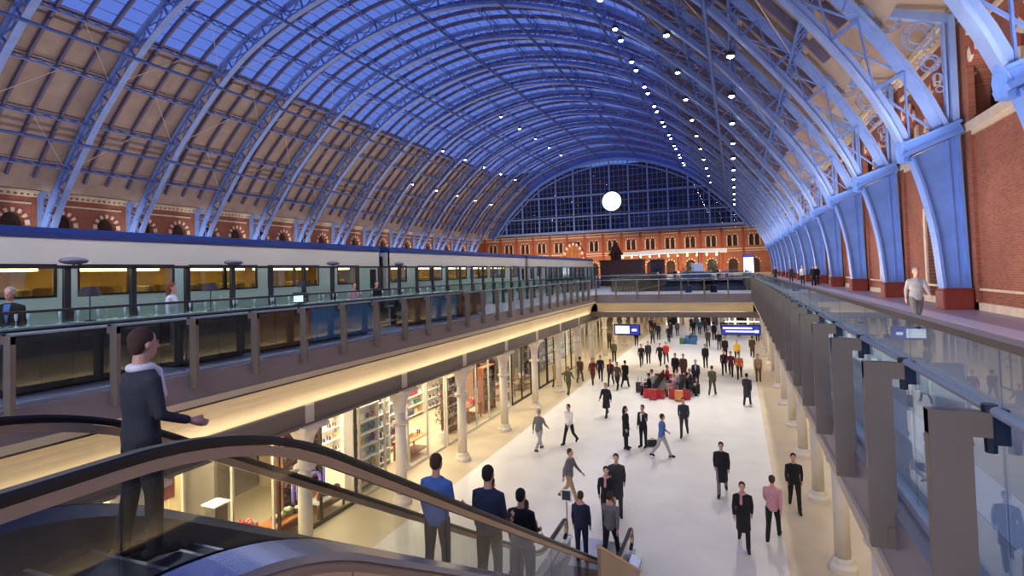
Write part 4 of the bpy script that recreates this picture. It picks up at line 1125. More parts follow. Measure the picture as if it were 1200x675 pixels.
# shop 2
for k,(x,y) in enumerate(((-16.35,16.9),(-16.35,18.9),(-16.35,20.8))):
    shelf(x,y,1.8,3.3,6,'tall white wall shelf in the brightest shop, %s of three' % nth(k),('plate','gift_box','bottle')[k],('plate','box','bottle')[k],('plates','boxes','bottles')[k]+' on the bright shop wall',('upright plate','small ribboned box','bottle')[k]+' on the back shelves of the brightest shop')
shelf(-12.75,16.75,1.5,2.9,6,'white window shelf in the brightest shop, near one','plate','plate','plates in the bright shop window','upright plate in the window shelf of the brightest shop',0,None,.3)
shelf(-13.5,18.6,1.4,3.1,6,'white window shelf in the brightest shop, middle one','gift_box','box','boxes in the bright shop window','small ribboned box in the window shelf of the brightest shop',0,None,.24)
shelf(-14.2,20.9,1.5,3.1,6,'white window shelf in the brightest shop, far one','handbag','bag','bags in the bright shop window','small handbag in the window shelf of the brightest shop',0,None,.38)
table(-12.95,20.3,.8,1.6,'orange brown display table in the window of the brightest shop','gift_box','box','boxes on the bright shop table','small ribboned box on the table in the brightest shop',7,PM[4])
p = thing('easel_board', 'dark framed notice board standing in the window of the brightest shop', 'board', (-12.4,18.9,ZF))
b = MB(); b.box(-.03,-.32,.25,.03,.32,1.15); b.build('panel', M_STEELD, p)
b = MB(); b.box(-.04,-.36,.2,.04,-.32,1.2); b.box(-.04,.32,.2,.04,.36,1.2); b.box(-.04,-.36,1.15,.04,.36,1.2); b.box(-.04,-.36,.2,.04,.36,.25); b.box(-.04,-.34,0,.04,-.3,.2); b.box(-.04,.3,0,.04,.34,.2); b.build('frame', M_WHITE, p)
# shop 3
for k,(y,kd,ct) in enumerate(((23.4,'bottle','bottle'),(25.7,'handbag','bag'),(28.0,'gift_box','box'))):
    shelf(-16.35,y,2.0,3.2,6,'tall pale wall shelf in the fourth shop, %s of three' % nth(k),kd,ct,ct+'s on the fourth shop wall',{'bottle':'bottle','bag':'small handbag','box':'small ribboned box'}[ct]+' on the back shelves of the fourth shop',0,None,.36)
t = thing('indoor_tree', 'slim dark green tree inside the window of the fourth shop', 'plant', (-12.75,22.6,ZF))
b = MB(); b.lathe([(.2,0),(.25,.4),(.2,.42)],(0,0,0),10); b.build('pot', M_WHITE, t)
b = MB(); b.tube([(0,0,.4),(0,0,2.6)],.03,6); b.build('trunk', M_WOOD, t)
b = MB(); rr = random.Random(3)
for i in range(420):
    zz = rr.uniform(.7,2.9); q = .42*(1-abs(zz-1.7)/1.6)**.5*rr.random()**.5; a = rr.uniform(0,2*PI); c0 = Vector((q*math.cos(a),q*math.sin(a),zz))
    d = Vector((rr.uniform(-1,1),rr.uniform(-1,1),rr.uniform(-1,.4))).normalized()*.1; sd = d.cross(Vector((0,0,1)))*.35; b.add([c0-d,c0+sd,c0+d,c0-sd],[(0,1,2,3)])
b.build('foliage', mat('leaf_dark', rgb(52,80,50), .6, 0, .25, 5), t)
shelf(-13.1,24.2,1.5,2.6,5,'wooden window shelf in the fourth shop, near one','bottle','bottle','bottles in the fourth shop window','bottle in the near window shelf of the fourth shop',0,M_WOOD,.24)
table(-13.3,26.2,1.0,1.6,'brown display table in the window of the fourth shop','handbag','bag','bags on the fourth shop table','small handbag on the table in the fourth shop',4,M_WOOD)
shelf(-13.1,28.3,1.5,2.4,5,'wooden window shelf in the fourth shop, far one','book','book','books in the fourth shop window','book in the far window shelf of the fourth shop',0,M_WOOD,.22)
# shops 4,5: cafe bar style
for k,y in enumerate((30.8,32.8,34.8)):
    shelf(-16.35,y,1.8,3.0,5,'tall brown wall shelf in the dim fifth shop, %s of three' % nth(k),'bottle','bottle','bottles on the fifth shop wall','bottle on the back shelves of the dim fifth shop',0,M_WOOD,.36)
table(-13.3,31.2,.9,1.6,'brown table in the dim fifth shop, nearer one','basket','basket','baskets on the near fifth shop table','round basket on the nearer table of the dim fifth shop',4,M_WOOD)
table(-13.3,34.2,.9,1.6,'brown table in the dim fifth shop, farther one','basket','basket','baskets on the far fifth shop table','round basket on the farther table of the dim fifth shop',4,M_WOOD)
for k,y in enumerate((37.4,39.3,41.0)):
    shelf(-14.2,y,1.5,2.6,4,'grey shelf in the sixth shop, %s of three' % nth(k),'book','book','books on the sixth shop shelves','book on the shelves of the dark sixth shop',0,M_GREYW,.4)
for k,y in enumerate((44,47,50)):
    shelf(-14.6,y,2.2,2.6,4,'pale shelf in the farthest left shop, %s of three' % nth(k),'gift_box','box','boxes in the farthest left shop','small ribboned box on the shelves of the farthest left shop',0,M_WHITE,.5)
# far cross wall of the undercroft: lit kiosks
for k,(x,wd_,mt) in enumerate(((-8.2,2.6,M_BEIGEW),(-4.0,3.0,M_GREYW),(.4,3.0,M_BEIGEW))):
    s = thing('concourse_kiosk', ('pale lit kiosk at the far left of the lower concourse','grey kiosk with a dark doorway in the middle of the far lower concourse','pale lit kiosk at the far right of the lower concourse')[k], 'kiosk', (x,78,ZF))
    b = MB(); b.box(-wd_/2,0,0,wd_/2,2,3.4); b.build('walls', mt, s)
    b = MB(); b.box(-wd_/2-.1,-.15,2.7,wd_/2+.1,.0,3.3); b.build('sign_band', (M_SCREENP,M_STEELD,M_SCREENB)[k], s)
    b = MB(); b.box(-.6,-.05,0,.6,0,2.4); b.build('doorway', M_BLACKM, s)
    for s2 in (-1,1): b = MB(); b.box(s2*.75-.1,-.12,0,s2*.75+.1,-.05,2.6); b.build('door_light', mat('door_white',(1,1,1,1),.5,0,0,1,(1,.97,.9,1),.9), s)
# ------------------------------------------------------------------ people
def remesh_obj(mb, name, mt, voxel, smooth=True, extra=None):
    o = mb.build('tmp', mt); md = o.modifiers.new('r','REMESH'); md.mode = 'VOXEL'; md.voxel_size = voxel; md.use_smooth_shade = True
    sm = o.modifiers.new('s','SMOOTH'); sm.factor = .5; sm.iterations = 3
    dg = bpy.context.evaluated_depsgraph_get(); dg.update()
    me = bpy.data.meshes.new_from_object(o.evaluated_get(dg)); me.name = name
    bpy.data.objects.remove(o)
    if extra:
        bm = bmesh.new(); bm.from_mesh(me)
        base = len(bm.verts)
        for eb, mi in extra:
            vs = [bm.verts.new(v) for v in eb.v]
            for f in eb.f:
                try: fc = bm.faces.new([vs[i] for i in f]); fc.material_index = mi; fc.smooth = True
                except ValueError: pass
        bm.to_mesh(me); bm.free()
    return me
def seg(o, ang, L, out=0.0):
    """from o go down L, swung forward (+y) by ang, outward x by out"""
    return (o[0]+out*L, o[1]+L*math.sin(ang), o[2]-L*math.cos(ang))
def pose_joints(kind):
    d = {}
    hip = .93; lean = 0
    A = dict(walk=((24,4),(-16,28)), walkb=((-16,28),(24,4)), stand=((1,0),(-1,0)), phone=((2,0),(-2,0)), sit=((86,84),(82,80)), step=((6,6),(-4,6)), lean=((4,0),(-4,0)))[kind]
    # arms: (swing, elbow bend, outward)
    B = dict(walk=((-22,14,.14),(24,26,.14)), walkb=((24,26,.14),(-22,14,.14)), stand=((3,14,.12),(0,12,.12)), phone=((4,12,.12),(38,128,.22)), sit=((22,62,.1),(18,66,.1)),
             step=((8,60,.12),(2,14,.12)), lean=((40,60,.12),(44,56,.12)))[kind]
    R = math.radians
    if kind == 'sit': hip = .5
    if kind in ('walk','walkb'): hip = .905; lean = .04
    if kind == 'lean': lean = .1
    d['pel'] = (0,0,hip)
    for i,sx in enumerate((1,-1)):
        h = (sx*.095,0,hip-.02); th,kb = A[i]
        k = seg(h, R(th), .43, sx*.02); a = seg(k, R(th-kb), .40)
        d['leg%d'%i] = (h,k,a); fw = R(th-kb)
        toe = (a[0]+sx*.02, a[1]+.17*math.cos(fw)-.0, a[2]-.07+(-.0 if fw > -.2 else -.08)+ (.0)); heel = (a[0], a[1]-.06, a[2]-.05)
        if kind in ('walk','walkb') and fw < -.3: toe = (a[0]+sx*.02,a[1]+.1,a[2]-.12)
        d['foot%d'%i] = (heel, toe)
    zt = hip+.5
    d['neck'] = (0,lean+.0,zt+.04); d['chest'] = (0,lean*.7+.0,zt-.13); d['waist'] = (0,lean*.3,hip+.16)
    for i,sx in enumerate((1,-1)):
        s = (sx*.185, lean, zt-.035); sw,eb,ou = B[i]
        e = seg(s, R(sw), .29, sx*ou)
        if kind == 'phone' and i == 1:
            e = (s[0]+sx*.1, s[1]+.14, s[2]-.22); w = (s[0]+sx*-.04, s[1]+.13, s[2]+.03)
        else: w = seg(e, R(sw+eb), .25, -sx*.02)
        d['arm%d'%i] = (s,e,w)
    d['head'] = (0, lean+.03, zt+.218)
    lo = min(min(p[2] for p in d['foot0']), min(p[2] for p in d['foot1']))
    return d, lo
def shift(d, dz):
    return {k: (tuple((x,y,z+dz) for x,y,z in v) if isinstance(v[0], tuple) else (v[0],v[1],v[2]+dz)) for k,v in d.items()}
def cap_tube(mb, pts, rad, n=10):
    pts = [Vector(p) for p in pts]
    a = (pts[0]-pts[1]).normalized(); b = (pts[-1]-pts[-2]).normalized()
    P = [pts[0]+a*rad[0]*.7] + pts + [pts[-1]+b*rad[-1]*.7]; Rr = [rad[0]*.5]+list(rad)+[rad[-1]*.5]
    mb.tube(P, Rr, n)
def ell(mb, c, rx, ry, rz, n=14, m=9): mb.sphere(c, 1, n, m, 0, rx, ry, rz)
def torso_rings(d, g):
    px,py,pz = d['pel']; cx,cy,cz = d['chest']; wx,wy,wz = d['waist']; nx,ny,nz = d['neck']
    L = [(py,pz-.1,.13,.1),(py,pz,.165,.115),(wy,wz,.145,.1),(cy,cz-.08,.165,.115),(cy,cz+.04,.185,.115),(ny,nz-.06,.16,.09),(ny,nz,.07,.065)]
    return [[((rx+g)*math.cos(2*PI*k/16), y+(ry+g)*math.sin(2*PI*k/16), z) for k in range(16)] for y,z,rx,ry in L]
def hand(mb, e, w, curl):
    w = Vector(w); d = (w-Vector(e)).normalized(); sx = 1 if w.x > 0 else -1
    f = Vector((0,1,0)); f = (f-d*f.dot(d)).normalized(); s = d.cross(f)
    p = w+d*.08
    cap_tube(mb, [w-d*.02, w+d*.03, p], [.024,.034,.03], 8)
    for i,(off,L) in enumerate(((.027,.072),(.009,.08),(-.009,.075),(-.026,.06))):
        a = p+f*off; b = a+d*L*.5-s*sx*.006; c = b+d*L*.42*math.cos(curl)+s*-sx*L*.42*math.sin(curl)*(-1)
        cap_tube(mb, [a-d*.02,a,b,c],[.0105,.0105,.0095,.0085],6)
    t = w+d*.03+f*.03; cap_tube(mb, [w+d*.02+f*.01, t, t+f*.02+d*.035, t+f*.022+d*.06],[.014,.013,.011,.009],6)
BM = {}
def body_meshes(kind):
    if kind in BM: return BM[kind]
    d, lo = pose_joints(kind); d = shift(d, -lo+.035) if kind != 'sit' else shift(d, 0)
    b = MB()
    b.loft(torso_rings(d, -.012))
    for i in (0,1):
        h,k,a = d['leg%d'%i]; cap_tube(b, [h, tuple((x+y)/2 for x,y in zip(h,k)), k, tuple(x*.6+y*.4 for x,y in zip(k,a)), a], [.085,.075,.055,.055,.038])
        he,to = d['foot%d'%i]; cap_tube(b, [he, a, to], [.035,.035,.03], 8)
        s,e,w = d['arm%d'%i]; cap_tube(b, [tuple(x*.8 for x in s[:1])+s[1:], s, e, w], [.05,.05,.04,.026]); hand(b, e, w, .5)
    hx,hy,hz = d['head']; nk = d['neck']
    cap_tube(b, [(nk[0],nk[1]-.01,nk[2]-.05),(hx,hy-.03,hz-.08)], [.06,.055])
    ell(b, (hx,hy-.012,hz+.035), .076, .095, .09); ell(b, (hx,hy+.022,hz-.045), .058, .066, .075)
    ell(b, (hx,hy+.045,hz-.095), .028, .026, .022)                       # chin
    cap_tube(b, [(hx,hy+.083,hz+.015),(hx,hy+.105,hz-.028)], [.010,.015], 8)  # nose
    for sx in (-1,1): ell(b, (hx+sx*.079,hy-.01,hz-.005), .012, .022, .032, 8, 6)
    ex = []
    for sx in (-1,1):
        q = MB(); q.sphere((hx+sx*.03,hy+.08,hz+.018), .011, 8, 6); ex.append((q,1))
    q = MB(); q.sphere((hx,hy+.082,hz-.062), .02, 8, 6, 0, 1, .5, .3); ex.append((q,2))
    body = remesh_obj(b, 'body', [M_SKIN], .011, True, ex)
    body.materials.clear()
    for m in (M_SKIN, M_EYE, M_LIP): body.materials.append(m)
    # clothing
    def arms(mb, g):
        for i in (0,1):
            s,e,w = d['arm%d'%i]; w2 = tuple(x*.12+y*.88 for x,y in zip(e,w)); cap_tube(mb, [(s[0]*.7,s[1],s[2]+.005), s, e, w2], [.058+g,.06+g,.05+g,.038+g])
    j = MB(); j.loft(torso_rings(d, .016)); arms(j, 0); jacket = remesh_obj(j, 'jacket', [M_BLACK], .013)
    c = MB(); c.loft(torso_rings(d, .024)); arms(c, .006)
    px,py,pz = d['pel']
    if kind != 'sit':
        k0,k1 = d['leg0'][1], d['leg1'][1]; my = (k0[1]+k1[1])/2; dy = abs(k0[1]-k1[1])/2
        c.loft([[(rx*math.cos(2*PI*k/16), y+ry*math.sin(2*PI*k/16), z) for k in range(16)] for y,z,rx,ry in ((my,pz-.42,.19,.13+dy),(my*.5,pz-.2,.185,.13+dy*.5),(py,pz+.02,.175,.13))])
    coat = remesh_obj(c, 'coat', [M_BLACK], .014)
    t = MB()
    t.loft([r for r in torso_rings(d, .008)[:3]])
    for i in (0,1):
        h,k,a = d['leg%d'%i]; cap_tube(t, [h, tuple((x+y)/2 for x,y in zip(h,k)), k, tuple(x*.6+y*.4 for x,y in zip(k,a)), tuple(-.03*x+1.03*y for x,y in zip(k,a))], [.098,.088,.068,.064,.06])
    trousers = remesh_obj(t, 'trousers', [M_BLACK], .013)
    shoe = []
    for i in (0,1):
        s_ = MB(); he,to = d['foot%d'%i]; a = d['leg%d'%i][2]; cap_tube(s_, [he, (a[0],a[1]+.02,a[2]-.03), to], [.05,.056,.04], 8); shoe.append(remesh_obj(s_, 'shoe', [M_BLACK], .012))
    hs = MB(); ell(hs, (hx,hy-.028,hz+.05), .088, .098, .092); ell(hs,(hx,hy-.06,hz-.0),.08,.06,.085); hair = remesh_obj(hs, 'hair', [M_BLACK], .014)
    hl = MB(); ell(hl, (hx,hy-.028,hz+.05), .09, .1, .094); cap_tube(hl, [(hx,hy-.06,hz+.0),(hx,hy-.085,hz-.12),(hx,hy-.1,hz-.24)], [.09,.085,.05]); hairl = remesh_obj(hl, 'hair', [M_BLACK], .014)
    # scarf / shirt front
    sf = MB(); nk = d['neck']; sf.tube([(.075*math.cos(2*PI*k/14),nk[1]+.075*math.sin(2*PI*k/14),nk[2]-.0) for k in range(14)],.034,8,0,True); cap_tube(sf,[(0.03,nk[1]+.11,nk[2]-.03),(0.04,d['chest'][1]+.14,d['chest'][2]-.08)],[.035,.04]); scarf = remesh_obj(sf,'scarf',[M_BLACK],.012)
    sh = MB(); cz = d['chest'][2]; cy_ = d['chest'][1]
    sh.loft([[(-.012,cy_+.12,cz-.2),(.012,cy_+.12,cz-.2),(.012,cy_+.142,cz-.2),(-.012,cy_+.142,cz-.2)],[(-.05,cy_+.09,cz+.06),(.05,cy_+.09,cz+.06),(.05,cy_+.138,cz+.05),(-.05,cy_+.138,cz+.05)],[(-.055,cy_+.03,cz+.14),(.055,cy_+.03,cz+.14),(.05,cy_+.1,cz+.15),(-.05,cy_+.1,cz+.15)]])
    o = sh.build('tmp',[M_WHITE]); shirt = o.data; bpy.data.objects.remove(o)
    BM[kind] = dict(body=body,jacket=jacket,coat=coat,trousers=trousers,shoe0=shoe[0],shoe1=shoe[1],hair=hair,long_hair=hairl,scarf=scarf,shirt=shirt)
    return BM[kind]
def part(name, me, mt, parent):
    o = link(name, me, parent)
    if not me.materials: me.materials.append(mt)
    o.material_slots[0].link = 'OBJECT'; o.material_slots[0].material = mt
    return o
C_ = {k: cloth(k, *v) for k, v in dict(black=(24,24,28), charcoal=(52,52,58), navy=(32,38,66), grey=(112,110,112), lgrey=(168,166,166), brown=(92,68,52), tan=(170,140,108), maroon=(110,34,46),
      red=(200,44,52), pink=(206,150,156), blue=(74,112,170), pale=(214,218,226), white=(236,234,230), olive=(88,92,66), yellow=(228,184,60), orange=(206,110,60), jean=(60,76,110), teal=(60,110,110)).items()}
HAIRM = {k: cloth('hair_'+k, *v) for k, v in dict(black=(26,22,20), brown=(70,46,32), fair=(168,132,84), grey=(150,146,142), red=(120,60,38)).items()}
def person(x, y, z, face, kind, label, top, legs, hair='brown', coat=False, longh=False, scarf=None, shirt=None, tall=1.0):
    """face: heading in degrees, 0 = away along the hall (+y), 180 = towards the camera"""
    m = body_meshes(kind)
    r = thing('person', label, 'person', (x,y,z), math.radians(-face)); r.scale = (tall,)*3
    part('body', m['body'], M_SKIN, r)
    part('coat' if coat else 'jacket', m['coat' if coat else 'jacket'], C_[top], r)
    part('trousers', m['trousers'], C_[legs], r)
    part('shoe', m['shoe0'], C_['black'], r); part('shoe', m['shoe1'], C_['black'], r)
    part('hair', m['long_hair' if longh else 'hair'], HAIRM[hair], r)
    if scarf: part('scarf', m['scarf'], C_[scarf], r)
    if shirt: part('shirt_front', m['shirt'], C_[shirt], r)
    return r
PEOPLE = [
  (-4.59,23.83,ZF,100,'stand','person in a long black coat standing still, facing the man on the phone','black','black','black',{'coat': 1, 'longh': 1}),
  (-3.93,24.25,ZF,205,'phone','person in a black suit standing with a phone held to the ear','black','black','brown',{'shirt': 'white'}),
  (-3.03,23.18,ZF,60,'walk','person in a blue and pale jacket striding just right of the suited man','blue','lgrey','brown',{}),
  (-3.83,16.59,ZF,165,'walk','person in black coat with pale pink scarf, walking in front of the escalator feet','black','black','black',{'scarf': 'pink'}),
  (-3.72,17.56,ZF,170,'walkb','tall person in charcoal coat close behind the one with the pale pink scarf','charcoal','charcoal','black',{'coat': 1, 'tall': 1.05}),
  (-5.35,17.85,ZF,100,'walk','person in grey jacket and pale trousers, bowed, left of the pink scarf walker','grey','tan','brown',{}),
  (-8.04,22.54,ZF,15,'walkb','faint grey clothed person walking beside the left column row','grey','lgrey','grey',{}),
  (-7.06,23.82,ZF,200,'walk','person in a white top and dark trousers walking left of the standing pair','white','black','black',{}),
  (-6.51,28.81,ZF,190,'walkb','person in black walking alone toward the camera, up from the standing pair','black','charcoal','brown',{'coat': 1}),
  (-0.69,20.03,ZF,180,'walk','person in a black coat walking alone in the middle right of the pale floor','black','grey','black',{'coat': 1}),
  (-0.07,16.50,ZF,180,'walkb','person in black with a pink patterned scarf, lowest of the walkers at the right','black','black','brown',{'scarf': 'pink', 'coat': 1}),
  (0.70,17.17,ZF,10,'walk','person in a pink top and black trousers walking away at the lower right','pink','black','brown',{}),
  (1.43,19.46,ZF,180,'walkb','person in a black jacket walking nearest the right column row','black','black','black',{}),
  (-2.44,26.40,ZF,180,'walk','person in dark grey walking just in front of the right-hand seat block','charcoal','charcoal','black',{}),
  (-2.60,37.07,ZF,180,'stand','person in a navy jacket and pale shirt walking right of the seat blocks','navy','black','grey',{'shirt': 'pale'}),
  (-1.57,35.32,ZF,10,'walk','slim person in olive brown walking away, right of the navy jacket','olive','brown','brown',{}),
  (-2.41,44.82,ZF,170,'stand','slim person in black standing behind the navy jacketed one','black','black','black',{}),
  (-1.03,42.26,ZF,180,'walk','person in black with a red scarf in the group at the right','black','black','black',{'scarf': 'red'}),
  (-0.58,41.71,ZF,185,'walkb','person in maroon in the group at the right','maroon','black','brown',{}),
  (-0.04,40.88,ZF,180,'walk','person in an orange top and black trousers in the group at the right','orange','black','brown',{}),
  (-0.18,48.18,ZF,175,'walkb','person in a yellow jacket behind the group at the right','yellow','charcoal','fair',{}),
  (1.11,40.26,ZF,180,'stand','person in a tan jacket walking near the right column row','tan','brown','brown',{}),
  (0.31,33.19,ZF,10,'walk','person in charcoal striding away below the group at the right','charcoal','black','black',{'coat': 1}),
  (1.02,51.18,ZF,0,'walkb','person in a long brown coat far down by the right columns','brown','black','brown',{'coat': 1}),
  (-1.10,49.79,ZF,180,'stand','person in a long black coat behind the person in yellow','black','black','black',{'coat': 1}),
  (-1.70,54.83,ZF,0,'walk','person in black with grey trousers left of the right-hand board','black','grey','grey',{}),
  (-9.18,36.80,ZF,150,'walk','person in maroon at the left of the busy cluster below the left board','maroon','brown','brown',{}),
  (-8.94,38.07,ZF,170,'walkb','person in navy second in the busy cluster below the left board','navy','black','black',{}),
  (-7.91,36.54,ZF,180,'walk','person in charcoal with a red scarf in the busy cluster below the left board','charcoal','black','brown',{'scarf': 'red'}),
  (-7.28,35.60,ZF,190,'walkb','person in brown at the right of the busy cluster below the left board','brown','black','brown',{}),
  (-6.91,36.24,ZF,10,'walk','broad person in a long black coat beside the busy cluster','black','black','black',{'coat': 1}),
  (-9.64,46.13,ZF,180,'stand','slim dark person in olive standing above the busy cluster','olive','black','black',{}),
  (-10.15,37.15,ZF,0,'walk','brown clothed person walking along the left gallery beside the columns','brown','olive','brown',{}),
  (-9.85,33.28,ZF,5,'walkb','olive clothed person walking between the left columns','olive','olive','fair',{}),
  (-11.39,35.65,ZF,180,'walk','person in a tan coat passing the sixth shop','tan','brown','brown',{'coat': 1}),
  (-7.16,44.54,ZF,165,'walk','person in a black jacket walking left of the person in red','black','charcoal','brown',{}),
  (-6.82,45.87,ZF,170,'stand','person in charcoal standing left of the person in red','charcoal','black','black',{}),
  (-5.81,45.25,ZF,190,'walkb','person in black directly beside the person in red','black','black','black',{}),
  (-5.46,46.17,ZF,180,'walk','person in a bright red jacket behind the seat blocks','red','charcoal','fair',{}),
  (-9.51,56.44,ZF,180,'stand','person in black standing alone just right of the left board','black','black','black',{}),
  (-11.70,53.91,ZF,180,'stand','person in brown standing left of the left board','brown','black','brown',{}),
  (-8.14,58.02,ZF,0,'walk','person in olive walking far behind the red jacket','olive','black','brown',{}),
  (-8.00,61.64,ZF,180,'stand','person in charcoal far behind the red jacket','charcoal','black','black',{}),
  (-6.71,59.65,ZF,180,'walkb','person in a long charcoal coat far behind the red jacket','charcoal','black','black',{'coat': 1}),
  (-6.37,65.07,ZF,0,'stand','person in grey beneath the left lit doorway edge far away','grey','black','black',{}),
  (-9.84,68.98,ZF,0,'walk','person in navy far away between the two boards','navy','black','black',{}),
  (-11.70,65.89,ZF,180,'walk','person in black beneath the left board','black','black','brown',{}),
  (-11.04,67.02,ZF,180,'stand','person in a yellow green jacket right of the left board','yellow','black','brown',{}),
  (-2.73,56.41,ZF,180,'walk','person in brown left of the right board','brown','black','black',{}),
  (-2.38,61.80,ZF,0,'stand','tall person in black left of the right board','black','black','black',{'tall': 1.05}),
  (-4.12,67.10,ZF,180,'walkb','person in teal far away left of the right board','teal','black','brown',{}),
  (3.14,60.52,ZF,180,'walk','person in black far away between the right columns','black','black','black',{}),
  (1.77,61.77,ZF,180,'stand','person in charcoal far away behind the right columns','charcoal','black','black',{}),
  (-9.00,66.00,ZF,180,'walk','person in maroon in the far crowd beyond the cross bridge, first from its left end','maroon','black','black',{}),
  (-8.30,74.00,ZF,10,'walkb','person in olive in the far crowd beyond the cross bridge, second from its left end','olive','black','brown',{}),
  (-7.00,64.00,ZF,170,'walkb','person in charcoal in the far crowd beyond the cross bridge, third from its left end','charcoal','black','black',{}),
  (-7.60,70.00,ZF,0,'stand','person in black in the far crowd beyond the cross bridge, fourth from its left end','black','grey','brown',{}),
  (-5.30,71.00,ZF,10,'walk','person in navy in the far crowd beyond the cross bridge, fifth from its left end','navy','black','brown',{}),
  (-4.70,66.00,ZF,180,'stand','person in black in the far crowd beyond the cross bridge, sixth from its left end','black','black','black',{}),
  (-4.20,76.00,ZF,180,'walk','person in charcoal in the far crowd beyond the cross bridge, seventh from its left end','charcoal','charcoal','black',{}),
  (-3.60,69.00,ZF,0,'walkb','person in brown in the far crowd beyond the cross bridge, eighth from its left end','brown','black','brown',{}),
  (-2.90,74.00,ZF,170,'walk','person in tan in the far crowd beyond the cross bridge, ninth from its left end','tan','brown','black',{}),
  (-1.90,73.00,ZF,0,'stand','person in white in the far crowd beyond the cross bridge, tenth from its left end','white','black','brown',{}),
  (-1.40,66.00,ZF,10,'stand','person in black in the far crowd beyond the cross bridge, eleventh from its left end','black','charcoal','brown',{}),
  (-0.80,70.00,ZF,180,'walkb','person in grey in the far crowd beyond the cross bridge, twelfth from its left end','grey','black','black',{}),
  (-0.00,65.00,ZF,0,'walk','person in teal in the far crowd beyond the cross bridge, thirteenth from its left end','teal','navy','brown',{}),
  (0.70,71.00,ZF,170,'stand','person in black in the far crowd beyond the cross bridge, fourteenth from its left end','black','black','black',{}),
]
for (x,y,z,f,k,lab,t,l,h,o) in PEOPLE: person(x,y,z,f,k,lab,t,l,h,**o)
b = MB(); b.cbox(-.2,-.06,0,.2,.06,.28,.02); c = thing('briefcase','black briefcase on the floor beside the man on the phone','bag',(-3.6,24.5,ZF),.4)
b.build('case', M_BLACKL, c); b = MB(); b.tube([(-.07,0,.28),(-.06,0,.34),(.06,0,.34),(.07,0,.28)],.012,6); b.build('handle', M_BLACKL, c)
# riders on the escalators
def rider(x, y, lab, top, legs, hair, kind='step', **o):
    k = round((y-1.0)/.4); yy = 1.0+.4*k
    person(x, yy+.2, step_z(yy+.2)+.005, o.pop('face',0), kind, lab, top, legs, hair, **o)
rider(-3.95,6.6,'person in a blue jacket riding down the escalator, rearmost of the group','blue','navy','brown')
rider(-3.35,7.0,'dark haired person in navy riding down the escalator beside the blue jacket','navy','black','black')
rider(-3.7,7.8,'person in maroon brown riding down the escalator, ahead of the blue jacket','maroon','black','brown')
rider(-3.5,8.6,'person in a black coat riding down the escalator, ahead of the maroon one','black','black','black')
rider(-3.9,9.8,'person in tan riding low on the escalator, foremost of the riders','tan','brown','brown')
person(-3.3,14.6,ZF+.015,5,'walk','person in grey stepping off the foot of the escalator','grey','black','brown',scarf='pink')
person(-4.0,14.3,ZF+.015,0,'stand','person in navy with a pink top standing at the foot of the escalator','navy','navy','brown',scarf='pink')
rider(-4.1,2.75,'dark clothed person with a white scarf at the top of the escalator','charcoal','black','brown',face=10,scarf='white',tall=.93)
# upper deck
person(-13.1,6.4,0,140,'stand','man in a dark suit with a blue shirt standing behind the bar counter','black','black','grey',shirt='blue')
person(-13.12,5.7,0,60,'stand','person in a dark jacket with dark hair at the left frame edge by the bar','charcoal','black','black')
person(-13.05,9.7,0,60,'stand','woman with red brown hair and a pale top standing behind the bar counter','pale','navy','red',longh=True)
person(-12.95,16.7,0,120,'stand','person in a pink grey top at the bar, left of the two farther ones','pink','black','brown',tall=.9)
person(-13.05,18.2,0,120,'stand','person in black at the bar before the dark train gap','black','black','black',tall=.92)
person(4.6,18.5,0,175,'walk','pale grey clothed person walking on the right deck before the nearest arch foot','lgrey','grey','grey',tall=.96)
for x,y,f,t,h,lab in ((4.1,70,180,'black','black','person in black far down the right deck, left of the group'),(5.4,66,190,'charcoal','brown','person in charcoal far down the right deck, second of the group'),
                      (5.8,59,180,'pale','fair','person in a pale top far down the right deck, between dark ones'),(6.2,54.5,175,'black','black','person in a long black coat far down the right deck, nearest of the group'),
                      (6.7,56.5,170,'navy','brown','person in navy far down the right deck, close to the wall')):
    person(x,y,0,f,'stand',lab,t,'black',h,coat=(t == 'black'))
for x,y,t,lab in ((-9.0,91,'black','person in black at the left of the pale blue lit kiosk'),(-2.6,91,'navy','person in navy at the right of the pale blue lit kiosk'),(-1.4,93,'white','person in white beyond the pale blue lit kiosk')):
    person(x,y,0,180,'stand',lab,t,'black','brown')
# seat blocks on the lower concourse
def seats(x, y0, n, lab, end, cols):
    r = thing('seating_bench', lab, 'seating', (x,y0,ZF)); L = n*.62
    b = MB(); b.box(-.05,.1,.3,.05,L-.1,.38)
    for k in range(3):
        yy = .25+(L-.5)*k/2; b.box(-.04,yy-.04,0,.04,yy+.04,.32); b.cbox(-.42,yy-.05,0,.42,yy+.05,.05,.01)
    b.build('beam', M_STEELD, r)
    for k in range(n):
        for sg in (-1,1):
            y = .31+.62*k; m = cols[k % len(cols)]
            b = MB(); b.loft([[(sg*u,y+v*.28,w) for u,v,w in ((.1,-1,.43),(.56,-1,.46),(.58,0,.465),(.56,1,.46),(.1,1,.43))],[(sg*u,y+v*.28,w) for u,v,w in ((.1,-1,.37),(.55,-1,.4),(.57,0,.4),(.55,1,.4),(.1,1,.37))]]); b.build('seat', m, r)
            b = MB(); b.loft([[(sg*(.1-.0),y-.28,.42),(sg*.1,y+.28,.42),(sg*.04,y+.28,.42),(sg*.04,y-.28,.42)],[(sg*.02,y-.27,.86),(sg*.02,y+.27,.86),(sg*-.02,y+.27,.86),(sg*-.02,y-.27,.86)]]); b.build('backrest', m, r)
    for yy in (.0,L):
        b = MB(); b.cbox(-.6,yy-.04,0.02,.6,yy+.04,.56,.02); b.build('end_panel', end, r)
    return r
seats(-4.75,33.6,8,'row of black seats with red end panels, left one on the pale floor',M_RED,[M_BLACKL])
seats(-3.3,33.7,8,'row of black seats with red end panels, right one on the pale floor',M_RED,[M_BLACKL])
